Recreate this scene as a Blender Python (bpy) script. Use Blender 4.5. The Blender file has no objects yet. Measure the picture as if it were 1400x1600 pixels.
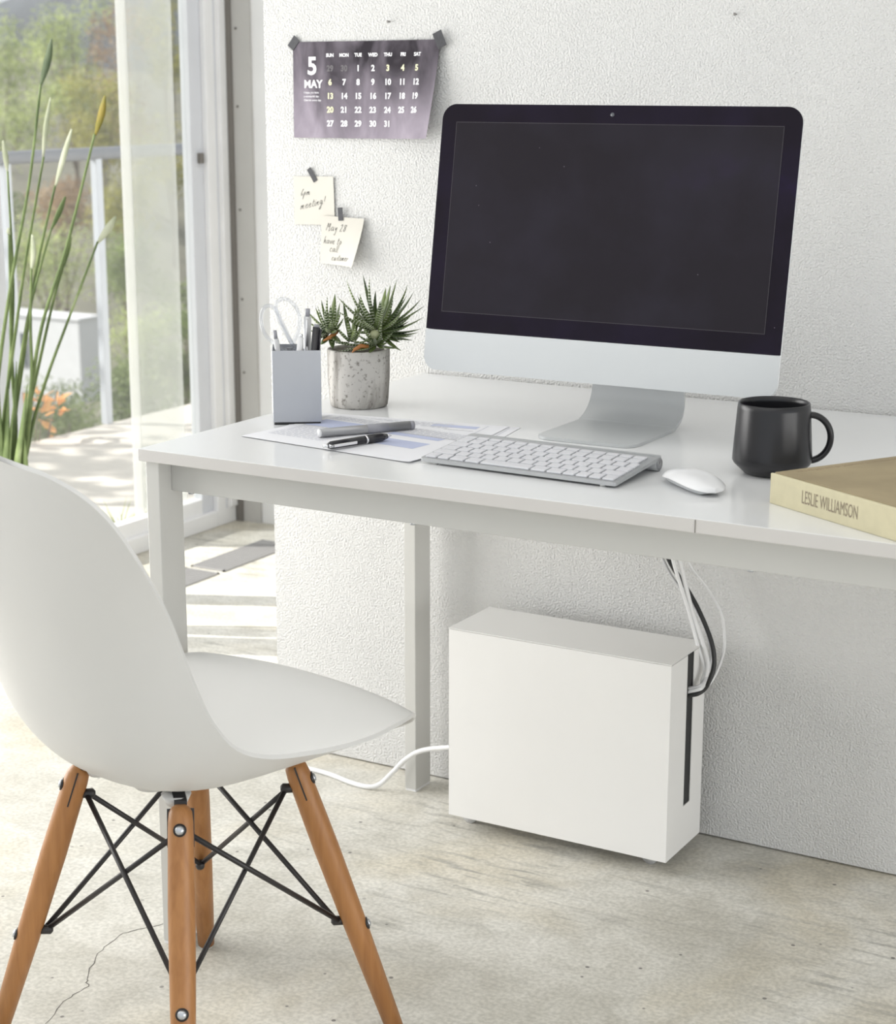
import bpy, bmesh, math, random
from mathutils import Vector, Matrix
random.seed(7)
R = math.radians
PI = math.pi
scene = bpy.context.scene
COL = scene.collection

# ------------------------------------------------------------------ camera, sky, sun, lights
cam_data = bpy.data.cameras.new('camera')
cam = bpy.data.objects.new('camera', cam_data)
COL.objects.link(cam)
cam.location = (1.3762, -2.6093, 1.1988)
cam.rotation_euler = (PI / 2 - 0.233, -0.0008, 0.5217)
cam_data.sensor_fit = 'VERTICAL'
cam_data.sensor_height = 36.0
cam_data.lens = 2844.15 / 1600 * 36
cam_data.clip_end = 300
cam_data.dof.use_dof = True
cam_data.dof.focus_distance = 2.45
cam_data.dof.aperture_fstop = 9.0
scene.camera = cam

world = bpy.data.worlds.new('sky')
scene.world = world
world.use_nodes = True
bg = world.node_tree.nodes['Background']
bg.inputs[0].default_value = (0.90, 0.95, 1.0, 1)
bg.inputs[1].default_value = 0.98

def lamp(name, kind, energy, color, loc, rot, **kw):
    d = bpy.data.lights.new(name, kind)
    d.energy = energy
    d.color = color
    for k, v in kw.items():
        setattr(d, k, v)
    o = bpy.data.objects.new(name, d)
    o.location = loc
    o.rotation_euler = rot
    COL.objects.link(o)
    return o

SUN_EL = R(38)
sd = Vector((0.906 * math.cos(SUN_EL), 0.423 * math.cos(SUN_EL), -math.sin(SUN_EL)))
lamp('sun', 'SUN', 8.0, (1.0, 0.95, 0.87), (-6, -3, 6), sd.to_track_quat('-Z', 'Y').to_euler(), angle=R(0.7))
# area lamp added out of frame by the left wall, for assumed soft daylight
ld = Vector((1.0, 0.10, -0.12))
lamp('assumed_left_daylight', 'AREA', 33.0, (1.0, 0.99, 0.97), (-1.45, -0.85, 0.87), ld.to_track_quat('-Z', 'Y').to_euler(),
     shape='RECTANGLE', size=1.4, size_y=1.3)
# overhead fill lamp, added to brighten surfaces facing up
lamp('overhead_fill', 'AREA', 18.0, (0.95, 0.98, 1.0), (0.2, -2.2, 2.56), (0, 0, 0), shape='RECTANGLE', size=3.2, size_y=2.8)

# low fill lamp added beyond the right edge of the frame, for right-facing sides
lamp('low_right_fill', 'AREA', 29.0, (1.0, 0.985, 0.95), (3.2, -1.5, 0.50), (0, R(90), 0), shape='RECTANGLE', size=0.9, size_y=2.4)

# fill lamp added over the passage behind the wall panel, lifting the door frame
lamp('passage_fill', 'AREA', 10, (0.96, 0.98, 1.0), (-0.55, 0.78, 2.56), (0, R(14), 0), shape='RECTANGLE', size=0.9, size_y=0.9)

vs = scene.view_settings
vs.view_transform = 'Standard'
vs.look = 'None'
vs.gamma = 1.0
vs.use_curve_mapping = False
vs.exposure = 0.0

# ------------------------------------------------------------------ materials
def new_mat(name):
    m = bpy.data.materials.new(name)
    m.use_nodes = True
    return m, m.node_tree, m.node_tree.nodes['Principled BSDF']

def col(c):
    return (c[0], c[1], c[2], 1)

def srgb(r, g, b):
    f = lambda v: (v / 255 / 12.92) if v / 255 <= 0.04045 else ((v / 255 + 0.055) / 1.055) ** 2.4
    return (f(r), f(g), f(b))

def mat(name, color, rough=0.5, metal=0.0, noise=0.03, nscale=8.0, bump=0.0, bscale=200.0, bdist=0.001,
        coat=0.0, spec=0.5, detail=4.0, stretch=None):
    """principled surface with slight procedural colour variation and optional bump"""
    m, nt, p = new_mat(name)
    L = nt.links
    tc = nt.nodes.new('ShaderNodeTexCoord')
    src = tc.outputs['Object']
    if stretch:
        mp = nt.nodes.new('ShaderNodeMapping')
        mp.inputs['Scale'].default_value = stretch
        L.new(src, mp.inputs[0])
        src = mp.outputs[0]
    n = nt.nodes.new('ShaderNodeTexNoise')
    n.inputs['Scale'].default_value = nscale
    n.inputs['Detail'].default_value = detail
    L.new(src, n.inputs['Vector'])
    r = nt.nodes.new('ShaderNodeValToRGB')
    r.color_ramp.elements[0].position = 0.3
    r.color_ramp.elements[1].position = 0.7
    r.color_ramp.elements[0].color = col([c * (1 - noise) for c in color])
    r.color_ramp.elements[1].color = col([min(1, c * (1 + noise)) for c in color])
    L.new(n.outputs[0], r.inputs[0])
    L.new(r.outputs[0], p.inputs['Base Color'])
    p.inputs['Roughness'].default_value = rough
    p.inputs['Metallic'].default_value = metal
    p.inputs['Coat Weight'].default_value = coat
    p.inputs['Specular IOR Level'].default_value = spec
    if bump:
        b = nt.nodes.new('ShaderNodeTexNoise')
        b.inputs['Scale'].default_value = bscale
        b.inputs['Detail'].default_value = 2.0
        L.new(src, b.inputs['Vector'])
        bp = nt.nodes.new('ShaderNodeBump')
        bp.inputs['Strength'].default_value = bump
        bp.inputs['Distance'].default_value = bdist
        L.new(b.outputs[0], bp.inputs['Height'])
        L.new(bp.outputs[0], p.inputs['Normal'])
    return m

M = {}
M['wall'] = mat('stucco_wall', (0.70, 0.697, 0.685), 0.85, noise=0.02, bump=1.0, bscale=300, bdist=0.0042)
M['ceiling'] = mat('ceiling_paint', (0.8, 0.8, 0.8), 0.9)
M['white_wall'] = mat('smooth_white_wall', (0.86, 0.86, 0.86), 0.8)
M['jamb'] = mat('grey_jamb', (0.54, 0.53, 0.51), 0.6)
M['seal'] = mat('dark_seal', (0.20, 0.185, 0.17), 0.7)
M['frame_white'] = mat('white_window_frame', (0.92, 0.92, 0.93), 0.4)
M['frame_grey'] = mat('grey_window_frame', (0.72, 0.735, 0.78), 0.4)
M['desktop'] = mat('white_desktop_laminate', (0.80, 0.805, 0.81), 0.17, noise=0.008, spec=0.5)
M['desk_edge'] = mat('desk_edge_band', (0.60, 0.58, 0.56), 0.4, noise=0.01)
M['desk_steel'] = mat('light_grey_painted_steel', (0.56, 0.555, 0.53), 0.38, noise=0.01)
M['box'] = mat('white_powder_coated_steel', (0.82, 0.812, 0.795), 0.45, noise=0.01, bump=0.05, bscale=900, bdist=0.0003)
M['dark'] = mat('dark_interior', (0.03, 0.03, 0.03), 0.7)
M['clear_wheel'] = mat('translucent_white_plastic', (0.55, 0.55, 0.55), 0.25)
M['alu'] = mat('anodised_aluminium', (0.78, 0.79, 0.80), 0.42, metal=0.85, noise=0.01)
M['alu_chin'] = mat('bright_aluminium', (0.60, 0.62, 0.63), 0.6, metal=0.15, noise=0.006)
M['alu_cup'] = mat('satin_aluminium', (0.47, 0.485, 0.52), 0.45, metal=0.75, noise=0.02)
M['alu_stand'] = mat('satin_stand_aluminium', (0.60, 0.615, 0.62), 0.42, metal=0.3, noise=0.01)
M['alu_keyboard'] = mat('keyboard_aluminium', (0.52, 0.53, 0.54), 0.45, metal=0.5, noise=0.01)
M['white_key'] = mat('white_key_plastic', (0.69, 0.69, 0.72), 0.5)
M['white_gloss'] = mat('white_gloss_plastic', (0.82, 0.82, 0.83), 0.2)
M['shell'] = mat('white_chair_plastic', (0.645, 0.64, 0.625), 0.42, noise=0.008)
M['mug'] = mat('matte_black_glaze', (0.014, 0.0135, 0.016), 0.28, noise=0.1)
M['black_steel'] = mat('black_steel_rod', (0.022, 0.020, 0.021), 0.4)
M['bolt'] = mat('zinc_bolt', (0.55, 0.57, 0.6), 0.3, metal=0.9)
M['rubber'] = mat('pale_rubber', (0.62, 0.62, 0.6), 0.6)
M['black_plastic'] = mat('black_plastic', (0.025, 0.024, 0.028), 0.25)
M['pen_grey'] = mat('grey_plastic', (0.30, 0.30, 0.33), 0.4)
M['pen_silver'] = mat('silver_barrel', (0.62, 0.62, 0.63), 0.35, metal=0.7)
M['pen_dark_silver'] = mat('gunmetal_barrel', (0.36, 0.36, 0.37), 0.35, metal=0.7)
M['chrome'] = mat('chrome', (0.8, 0.8, 0.82), 0.12, metal=1.0)
M['paper'] = mat('white_paper', (0.82, 0.82, 0.85), 0.7, noise=0.01)
M['ink_blue'] = mat('pale_blue_print', (0.52, 0.56, 0.74), 0.7)
M['ink_grey'] = mat('grey_print', (0.56, 0.57, 0.63), 0.7)
M['ink_dark'] = mat('dark_print', (0.10, 0.10, 0.12), 0.7)
M['note'] = mat('cream_note_paper', (0.64, 0.615, 0.555), 0.8, noise=0.02)
M['pencil'] = mat('pencil_line', (0.10, 0.10, 0.10), 0.7)
M['tape'] = mat('charcoal_tape', (0.045, 0.045, 0.052), 0.55, noise=0.2, nscale=300)
M['print_white'] = mat('white_print', (0.90, 0.89, 0.92), 0.6)
M['print_yellow'] = mat('pale_yellow_print', (0.84, 0.82, 0.55), 0.6)
M['print_dim'] = mat('faded_print', (0.14, 0.13, 0.14), 0.6)
M['book_cloth'] = mat('cream_book_cloth', (0.60, 0.55, 0.375), 0.8, noise=0.04, nscale=60, bump=0.1, bscale=900, bdist=0.0003)
M['book_cover'] = mat('tan_book_cover', (0.34, 0.275, 0.165), 0.75, noise=0.12, nscale=14)
M['book_text'] = mat('brown_stamp', (0.26, 0.21, 0.15), 0.7)
M['page'] = mat('page_edges', (0.72, 0.69, 0.6), 0.8)
M['cable_white'] = mat('white_cable', (0.78, 0.78, 0.78), 0.4)
M['cable_grey'] = mat('light_grey_cable', (0.60, 0.60, 0.61), 0.4)
M['cable_black'] = mat('black_cable', (0.02, 0.02, 0.02), 0.4)
M['nail'] = mat('nail_steel', (0.25, 0.24, 0.23), 0.4, metal=0.6)
M['soil'] = mat('dark_soil', (0.06, 0.05, 0.035), 0.95, noise=0.4, nscale=120, bump=0.6, bscale=200, bdist=0.004)
M['pot_grey'] = mat('grey_planter', (0.35, 0.35, 0.34), 0.7)
M['galv'] = mat('galvanised_steel', (0.16, 0.17, 0.195), 0.5, metal=0.1)
M['grille'] = mat('grille_steel', (0.34, 0.335, 0.34), 0.6)
M['grille_back'] = mat('grille_shadow_grey', (0.12, 0.12, 0.12), 0.8)
M['post_white'] = mat('white_painted_post', (0.46, 0.49, 0.54), 0.5)
M['deck'] = mat('pale_deck_concrete', (0.52, 0.49, 0.45), 0.85, noise=0.06, nscale=3, stretch=(1, 6, 1))
M['ground'] = mat('slope_soil', (0.13, 0.125, 0.095), 0.95, noise=0.3, nscale=0.8)
M['hill'] = mat('distant_forest', (0.075, 0.085, 0.10), 0.95, noise=0.3, nscale=0.4)
M['house'] = mat('white_render', (0.62, 0.63, 0.66), 0.8)
M['roof'] = mat('grey_roof', (0.28, 0.28, 0.30), 0.8)
M['house_glass'] = mat('house_window_glass', (0.10, 0.12, 0.14), 0.15)
M['bark'] = mat('bark', (0.16, 0.12, 0.09), 0.9, noise=0.3, nscale=20)
M['road'] = mat('asphalt', (0.36, 0.36, 0.37), 0.9, noise=0.1, nscale=4)

def wood_mat():
    m, nt, p = new_mat('beech_wood')
    L = nt.links
    tc = nt.nodes.new('ShaderNodeTexCoord')
    mp = nt.nodes.new('ShaderNodeMapping')
    mp.inputs['Scale'].default_value = (70, 70, 5)
    L.new(tc.outputs['Object'], mp.inputs[0])
    n = nt.nodes.new('ShaderNodeTexNoise')
    n.inputs['Scale'].default_value = 1.6
    n.inputs['Detail'].default_value = 5
    n.inputs['Distortion'].default_value = 0.6
    L.new(mp.outputs[0], n.inputs['Vector'])
    r = nt.nodes.new('ShaderNodeValToRGB')
    r.color_ramp.elements[0].position = 0.3
    r.color_ramp.elements[1].position = 0.72
    r.color_ramp.elements[0].color = (0.33, 0.142, 0.044, 1)
    r.color_ramp.elements[1].color = (0.42, 0.195, 0.066, 1)
    L.new(n.outputs[0], r.inputs[0])
    L.new(r.outputs[0], p.inputs['Base Color'])
    p.inputs['Roughness'].default_value = 0.42
    return m
M['wood'] = wood_mat()

def floor_mat():
    m, nt, p = new_mat('bare_concrete_floor')
    L = nt.links
    tc = nt.nodes.new('ShaderNodeTexCoord')
    def noise(scale, detail=6, dist=0.0, stretch=None):
        v = tc.outputs['Object']
        if stretch:
            mp = nt.nodes.new('ShaderNodeMapping')
            mp.inputs['Scale'].default_value = stretch
            mp.inputs['Rotation'].default_value = (0, 0, 0.25)
            L.new(v, mp.inputs[0])
            v = mp.outputs[0]
        n = nt.nodes.new('ShaderNodeTexNoise')
        n.inputs['Scale'].default_value = scale
        n.inputs['Detail'].default_value = detail
        n.inputs['Distortion'].default_value = dist
        L.new(v, n.inputs['Vector'])
        return n.outputs[0]
    def ramp(fac, a, b, ca, cb):
        r = nt.nodes.new('ShaderNodeValToRGB')
        r.color_ramp.elements[0].position = a
        r.color_ramp.elements[1].position = b
        r.color_ramp.elements[0].color = ca
        r.color_ramp.elements[1].color = cb
        L.new(fac, r.inputs[0])
        return r.outputs[0]
    def mix(fac, a, b, mode='MIX'):
        x = nt.nodes.new('ShaderNodeMix')
        x.data_type = 'RGBA'
        x.blend_type = mode
        if isinstance(fac, float):
            x.inputs[0].default_value = fac
        else:
            L.new(fac, x.inputs[0])
        L.new(a, x.inputs[6]) if not isinstance(a, tuple) else setattr(x.inputs[6], 'default_value', a)
        L.new(b, x.inputs[7]) if not isinstance(b, tuple) else setattr(x.inputs[7], 'default_value', b)
        return x.outputs[2]
    base = ramp(noise(2.2, 9, 0.7), 0.36, 0.64, (0.55, 0.53, 0.475, 1), (0.75, 0.735, 0.69, 1))
    tan = ramp(noise(2.6, 6, 0.8), 0.48, 0.66, (0, 0, 0, 1), (0.6, 0.6, 0.6, 1))
    c = mix(tan, base, (0.62, 0.56, 0.435, 1))
    streak = ramp(noise(9, 8, 0.5, (1.0, 7.0, 1)), 0.52, 0.68, (0, 0, 0, 1), (0.75, 0.75, 0.75, 1))
    patch = ramp(noise(1.7, 4), 0.48, 0.62, (0, 0, 0, 1), (1, 1, 1, 1))
    st = mix(1.0, streak, patch, 'MULTIPLY')
    c = mix(st, c, (0.36, 0.35, 0.32, 1))
    fine = ramp(noise(150, 4), 0.36, 0.64, (0.85, 0.85, 0.84, 1), (1.08, 1.08, 1.08, 1))
    c = mix(1.0, c, fine, 'MULTIPLY')
    mott = ramp(noise(16, 6, 0.6), 0.38, 0.62, (0.91, 0.905, 0.89, 1), (1.04, 1.04, 1.04, 1))
    c = mix(1.0, c, mott, 'MULTIPLY')
    v = nt.nodes.new('ShaderNodeTexVoronoi')
    v.inputs['Scale'].default_value = 30
    L.new(tc.outputs['Object'], v.inputs['Vector'])
    pit = ramp(v.outputs['Distance'], 0.07, 0.11, (1, 1, 1, 1), (0, 0, 0, 1))
    sel = ramp(v.outputs['Color'], 0.58, 0.62, (0, 0, 0, 1), (0.85, 0.85, 0.85, 1))
    pit = mix(1.0, pit, sel, 'MULTIPLY')
    c = mix(pit, c, (0.13, 0.12, 0.11, 1))
    L.new(c, p.inputs['Base Color'])
    p.inputs['Roughness'].default_value = 0.55
    bp = nt.nodes.new('ShaderNodeBump')
    bp.inputs['Strength'].default_value = 0.12
    bp.inputs['Distance'].default_value = 0.002
    L.new(noise(90, 4), bp.inputs['Height'])
    L.new(bp.outputs[0], p.inputs['Normal'])
    return m
M['floor'] = floor_mat()

def leaf_mat(name, c1, c2, c3=None, scale=2.2, trans=0.42):
    m, nt, p = new_mat(name)
    L = nt.links
    tc = nt.nodes.new('ShaderNodeTexCoord')
    n = nt.nodes.new('ShaderNodeTexNoise')
    n.inputs['Scale'].default_value = scale
    n.inputs['Detail'].default_value = 6
    L.new(tc.outputs['Object'], n.inputs['Vector'])
    r = nt.nodes.new('ShaderNodeValToRGB')
    r.color_ramp.elements[0].position = 0.34
    r.color_ramp.elements[1].position = 0.66
    r.color_ramp.elements[0].color = col(c1)
    r.color_ramp.elements[1].color = col(c2)
    if c3:
        e = r.color_ramp.elements.new(0.78)
        e.color = col(c3)
    L.new(n.outputs[0], r.inputs[0])
    L.new(r.outputs[0], p.inputs['Base Color'])
    p.inputs['Roughness'].default_value = 0.6
    t = nt.nodes.new('ShaderNodeBsdfTranslucent')
    L.new(r.outputs[0], t.inputs[0])
    mx = nt.nodes.new('ShaderNodeMixShader')
    mx.inputs[0].default_value = trans
    L.new(p.outputs[0], mx.inputs[1])
    L.new(t.outputs[0], mx.inputs[2])
    L.new(mx.outputs[0], nt.nodes['Material Output'].inputs[0])
    return m
M['leaf_pale'] = leaf_mat('pale_green_leaves', (0.17, 0.23, 0.06), (0.66, 0.74, 0.30), (0.88, 0.88, 0.52))
M['leaf_olive'] = leaf_mat('olive_leaves', (0.14, 0.15, 0.03), (0.54, 0.51, 0.12), (0.62, 0.44, 0.15))
M['leaf_green'] = leaf_mat('mid_green_leaves', (0.07, 0.11, 0.03), (0.31, 0.40, 0.12), (0.62, 0.65, 0.24))
M['leaf_brown'] = leaf_mat('russet_leaves', (0.20, 0.11, 0.06), (0.52, 0.36, 0.19))
M['leaf_orange'] = leaf_mat('orange_leaves', (0.62, 0.26, 0.07), (0.80, 0.46, 0.18), (0.72, 0.66, 0.35), scale=9)
M['grass'] = leaf_mat('grass_blades', (0.28, 0.36, 0.10), (0.48, 0.52, 0.22), scale=20)
M['reed'] = leaf_mat('reed_green', (0.085, 0.13, 0.04), (0.22, 0.29, 0.11), (0.36, 0.42, 0.22), scale=14, trans=0.12)
M['reed_dark'] = leaf_mat('dark_reed_tip', (0.05, 0.08, 0.035), (0.12, 0.16, 0.08), scale=14, trans=0.1)
M['reed_yellow'] = leaf_mat('yellow_reed_tip', (0.20, 0.18, 0.02), (0.30, 0.22, 0.03), scale=20, trans=0.15)
M['reed_pale'] = leaf_mat('pale_reed_tip', (0.38, 0.42, 0.28), (0.62, 0.64, 0.50), scale=14, trans=0.2)

def zebra_mat():
    m, nt, p = new_mat('striped_succulent_leaf')
    L = nt.links
    uv = nt.nodes.new('ShaderNodeUVMap')
    sep = nt.nodes.new('ShaderNodeSeparateXYZ')
    L.new(uv.outputs[0], sep.inputs[0])
    tc = nt.nodes.new('ShaderNodeTexCoord')
    n = nt.nodes.new('ShaderNodeTexNoise')
    n.inputs['Scale'].default_value = 28
    L.new(tc.outputs['Object'], n.inputs['Vector'])
    r = nt.nodes.new('ShaderNodeValToRGB')
    r.color_ramp.elements[0].color = (0.045, 0.075, 0.022, 1)
    r.color_ramp.elements[1].color = (0.17, 0.23, 0.06, 1)
    r.color_ramp.elements[0].position = 0.35
    r.color_ramp.elements[1].position = 0.68
    L.new(n.outputs[0], r.inputs[0])
    w = nt.nodes.new('ShaderNodeTexWave')
    w.wave_type = 'BANDS'
    w.bands_direction = 'X'
    w.inputs['Scale'].default_value = 7.0
    w.inputs['Distortion'].default_value = 1.2
    w.inputs['Detail'].default_value = 1.0
    L.new(uv.outputs[0], w.inputs['Vector'])
    s = nt.nodes.new('ShaderNodeValToRGB')
    s.color_ramp.elements[0].position = 0.72
    s.color_ramp.elements[1].position = 0.90
    L.new(w.outputs[0], s.inputs[0])
    # stripes only on the outer (lower) face, v below 0.5
    lt = nt.nodes.new('ShaderNodeMath')
    lt.operation = 'LESS_THAN'
    lt.inputs[1].default_value = 0.47
    L.new(sep.outputs['Y'], lt.inputs[0])
    mu = nt.nodes.new('ShaderNodeMath')
    mu.operation = 'MULTIPLY'
    L.new(lt.outputs[0], mu.inputs[0])
    L.new(s.outputs[0], mu.inputs[1])
    x = nt.nodes.new('ShaderNodeMix')
    x.data_type = 'RGBA'
    L.new(mu.outputs[0], x.inputs[0])
    L.new(r.outputs[0], x.inputs[6])
    x.inputs[7].default_value = (0.62, 0.64, 0.52, 1)
    L.new(x.outputs[2], p.inputs['Base Color'])
    p.inputs['Roughness'].default_value = 0.4
    return m
M['zebra'] = zebra_mat()
M['bud'] = mat('pale_green_bud', (0.36, 0.38, 0.22), 0.5, noise=0.2, nscale=60)
M['leaf_dry'] = mat('orange_dry_leaf', (0.42, 0.17, 0.05), 0.5, noise=0.3, nscale=60)

def pot_mat():
    m, nt, p = new_mat('weathered_concrete_pot')
    L = nt.links
    tc = nt.nodes.new('ShaderNodeTexCoord')
    def noise(scale, stretch, detail=6, dist=0.6):
        mp = nt.nodes.new('ShaderNodeMapping')
        mp.inputs['Scale'].default_value = stretch
        L.new(tc.outputs['Object'], mp.inputs[0])
        n = nt.nodes.new('ShaderNodeTexNoise')
        n.inputs['Scale'].default_value = scale
        n.inputs['Detail'].default_value = detail
        n.inputs['Distortion'].default_value = dist
        L.new(mp.outputs[0], n.inputs['Vector'])
        return n.outputs[0]
    r = nt.nodes.new('ShaderNodeValToRGB')
    r.color_ramp.elements[0].position = 0.40
    r.color_ramp.elements[1].position = 0.56
    r.color_ramp.elements[0].color = (0.20, 0.185, 0.165, 1)
    r.color_ramp.elements[1].color = (0.54, 0.52, 0.49, 1)
    L.new(noise(24, (1, 1, 0.22)), r.inputs[0])
    r2 = nt.nodes.new('ShaderNodeValToRGB')
    r2.color_ramp.elements[0].position = 0.30
    r2.color_ramp.elements[1].position = 0.42
    r2.color_ramp.elements[0].color = (0.3, 0.28, 0.25, 1)
    r2.color_ramp.elements[1].color = (1, 1, 1, 1)
    L.new(noise(190, (1, 1, 1), 3, 0), r2.inputs[0])
    x = nt.nodes.new('ShaderNodeMix')
    x.data_type = 'RGBA'
    x.blend_type = 'MULTIPLY'
    x.inputs[0].default_value = 0.8
    L.new(r.outputs[0], x.inputs[6])
    L.new(r2.outputs[0], x.inputs[7])
    L.new(x.outputs[2], p.inputs['Base Color'])
    p.inputs['Roughness'].default_value = 0.85
    return m
M['pot'] = pot_mat()

def clear_mat(name, tint, gloss_rough=0.02, haze=0.0, haze_color=(0.9, 0.9, 0.88), ior=1.45):
    """see-through sheet: transparent with Fresnel gloss, and optional pale haze on it"""
    m, nt, p = new_mat(name)
    nt.nodes.remove(p)
    L = nt.links
    t = nt.nodes.new('ShaderNodeBsdfTransparent')
    t.inputs[0].default_value = col(tint)
    out = t.outputs[0]
    if haze:
        tc = nt.nodes.new('ShaderNodeTexCoord')
        n = nt.nodes.new('ShaderNodeTexNoise')
        n.inputs['Scale'].default_value = 2.5
        L.new(tc.outputs['Object'], n.inputs['Vector'])
        mr = nt.nodes.new('ShaderNodeMapRange')
        mr.inputs['To Min'].default_value = haze * 0.85
        mr.inputs['To Max'].default_value = min(1.0, haze * 1.12)
        L.new(n.outputs[0], mr.inputs['Value'])
        d = nt.nodes.new('ShaderNodeBsdfDiffuse')
        d.inputs[0].default_value = col(haze_color)
        tl = nt.nodes.new('ShaderNodeBsdfTranslucent')
        tl.inputs[0].default_value = col(haze_color)
        dm = nt.nodes.new('ShaderNodeMixShader')
        dm.inputs[0].default_value = 0.5
        L.new(d.outputs[0], dm.inputs[1])
        L.new(tl.outputs[0], dm.inputs[2])
        hm = nt.nodes.new('ShaderNodeMixShader')
        L.new(mr.outputs[0], hm.inputs[0])
        L.new(t.outputs[0], hm.inputs[1])
        L.new(dm.outputs[0], hm.inputs[2])
        out = hm.outputs[0]
    g = nt.nodes.new('ShaderNodeBsdfGlossy')
    g.inputs['Roughness'].default_value = gloss_rough
    # two-sided Schlick reflectance
    lw = nt.nodes.new('ShaderNodeLayerWeight')
    lw.inputs[0].default_value = 0.5
    pw = nt.nodes.new('ShaderNodeMath')
    pw.operation = 'POWER'
    pw.inputs[1].default_value = 5.0
    L.new(lw.outputs['Facing'], pw.inputs[0])
    f0 = ((ior - 1) / (ior + 1)) ** 2
    ma = nt.nodes.new('ShaderNodeMath')
    ma.operation = 'MULTIPLY_ADD'
    ma.inputs[1].default_value = 1 - f0
    ma.inputs[2].default_value = f0
    L.new(pw.outputs[0], ma.inputs[0])
    mx = nt.nodes.new('ShaderNodeMixShader')
    L.new(ma.outputs[0], mx.inputs[0])
    L.new(out, mx.inputs[1])
    L.new(g.outputs[0], mx.inputs[2])
    L.new(mx.outputs[0], nt.nodes['Material Output'].inputs[0])
    return m
M['glass'] = clear_mat('window_glass', (0.97, 0.98, 0.98), haze=0.03)  # faint pale veil mixed in to brighten the view outside
M['glass_reflection'] = clear_mat('painted_glass_reflection', (0.97, 0.98, 0.98), haze=0.33, haze_color=(0.64, 0.65, 0.62))  # white interior reflected in the door glass, painted as a pale veil
M['reflection_edge'] = clear_mat('painted_reflection_edge', (0.97, 0.98, 0.98), haze=0.60, haze_color=(0.80, 0.80, 0.78))  # brighter left band of the painted reflection
M['clear_plastic'] = clear_mat('clear_plastic', (0.90, 0.91, 0.93), 0.05, haze=0.06, haze_color=(0.9, 0.9, 0.93), ior=1.9)

def calendar_mat():
    m, nt, p = new_mat('cloudy_grey_violet_print')
    L = nt.links
    tc = nt.nodes.new('ShaderNodeTexCoord')
    mp = nt.nodes.new('ShaderNodeMapping')
    mp.inputs['Scale'].default_value = (1, 1, 0.5)
    mp.inputs['Rotation'].default_value = (0, 0.7, 0)
    L.new(tc.outputs['Object'], mp.inputs[0])
    n = nt.nodes.new('ShaderNodeTexNoise')
    n.inputs['Scale'].default_value = 16
    n.inputs['Detail'].default_value = 7
    n.inputs['Distortion'].default_value = 0.8
    L.new(mp.outputs[0], n.inputs['Vector'])
    sep = nt.nodes.new('ShaderNodeSeparateXYZ')
    L.new(tc.outputs['Object'], sep.inputs[0])
    # the print itself is a cloud picture: darker sky at the top, paler mist at the foot
    mr = nt.nodes.new('ShaderNodeMapRange')
    mr.inputs['From Min'].default_value = -0.157
    mr.inputs['From Max'].default_value = -0.03
    mr.inputs['To Min'].default_value = 0.30
    mr.inputs['To Max'].default_value = -0.10
    L.new(sep.outputs['Z'], mr.inputs['Value'])
    a = nt.nodes.new('ShaderNodeMath')
    a.operation = 'ADD'
    L.new(n.outputs[0], a.inputs[0])
    L.new(mr.outputs[0], a.inputs[1])
    r = nt.nodes.new('ShaderNodeValToRGB')
    r.color_ramp.elements[0].position = 0.28
    r.color_ramp.elements[1].position = 0.92
    r.color_ramp.elements[0].color = (0.028, 0.023, 0.030, 1)
    r.color_ramp.elements[1].color = (0.38, 0.335, 0.395, 1)
    L.new(a.outputs[0], r.inputs[0])
    L.new(r.outputs[0], p.inputs['Base Color'])
    p.inputs['Specular IOR Level'].default_value = 0.15
    p.inputs['Roughness'].default_value = 0.6
    return m
M['calendar'] = calendar_mat()

def screen_mat(name, c1, c2, purple):
    m, nt, p = new_mat(name)
    L = nt.links
    tc = nt.nodes.new('ShaderNodeTexCoord')
    n = nt.nodes.new('ShaderNodeTexNoise')
    n.inputs['Scale'].default_value = 7
    n.inputs['Detail'].default_value = 5
    L.new(tc.outputs['Object'], n.inputs['Vector'])
    r = nt.nodes.new('ShaderNodeValToRGB')
    r.color_ramp.elements[0].position = 0.40
    r.color_ramp.elements[1].position = 0.80
    r.color_ramp.elements[0].color = col(c1)
    r.color_ramp.elements[1].color = col(purple)
    e = r.color_ramp.elements.new(0.60)
    e.color = col(c2)
    L.new(n.outputs[0], r.inputs[0])
    v = nt.nodes.new('ShaderNodeTexVoronoi')
    v.inputs['Scale'].default_value = 34
    L.new(tc.outputs['Object'], v.inputs['Vector'])
    s = nt.nodes.new('ShaderNodeValToRGB')
    s.color_ramp.elements[0].position = 0.018
    s.color_ramp.elements[1].position = 0.035
    s.color_ramp.elements[0].color = (0.10, 0.09, 0.11, 1)
    s.color_ramp.elements[1].color = (0, 0, 0, 1)
    L.new(v.outputs['Distance'], s.inputs[0])
    x = nt.nodes.new('ShaderNodeMix')
    x.data_type = 'RGBA'
    x.blend_type = 'ADD'
    x.inputs[0].default_value = 1.0
    L.new(r.outputs[0], x.inputs[6])
    L.new(s.outputs[0], x.inputs[7])
    L.new(x.outputs[2], p.inputs['Base Color'])
    p.inputs['Roughness'].default_value = 0.25
    p.inputs['Specular IOR Level'].default_value = 0.10
    return m
M['screen'] = screen_mat('dark_glass_screen', (0.022, 0.019, 0.024), (0.026, 0.023, 0.031), (0.032, 0.025, 0.048))
M['bezel'] = screen_mat('black_glass_bezel', (0.013, 0.010, 0.016), (0.016, 0.012, 0.024), (0.030, 0.016, 0.075))
M['screen_line'] = mat('screen_border_line', (0.036, 0.031, 0.038), 0.3)

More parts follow.
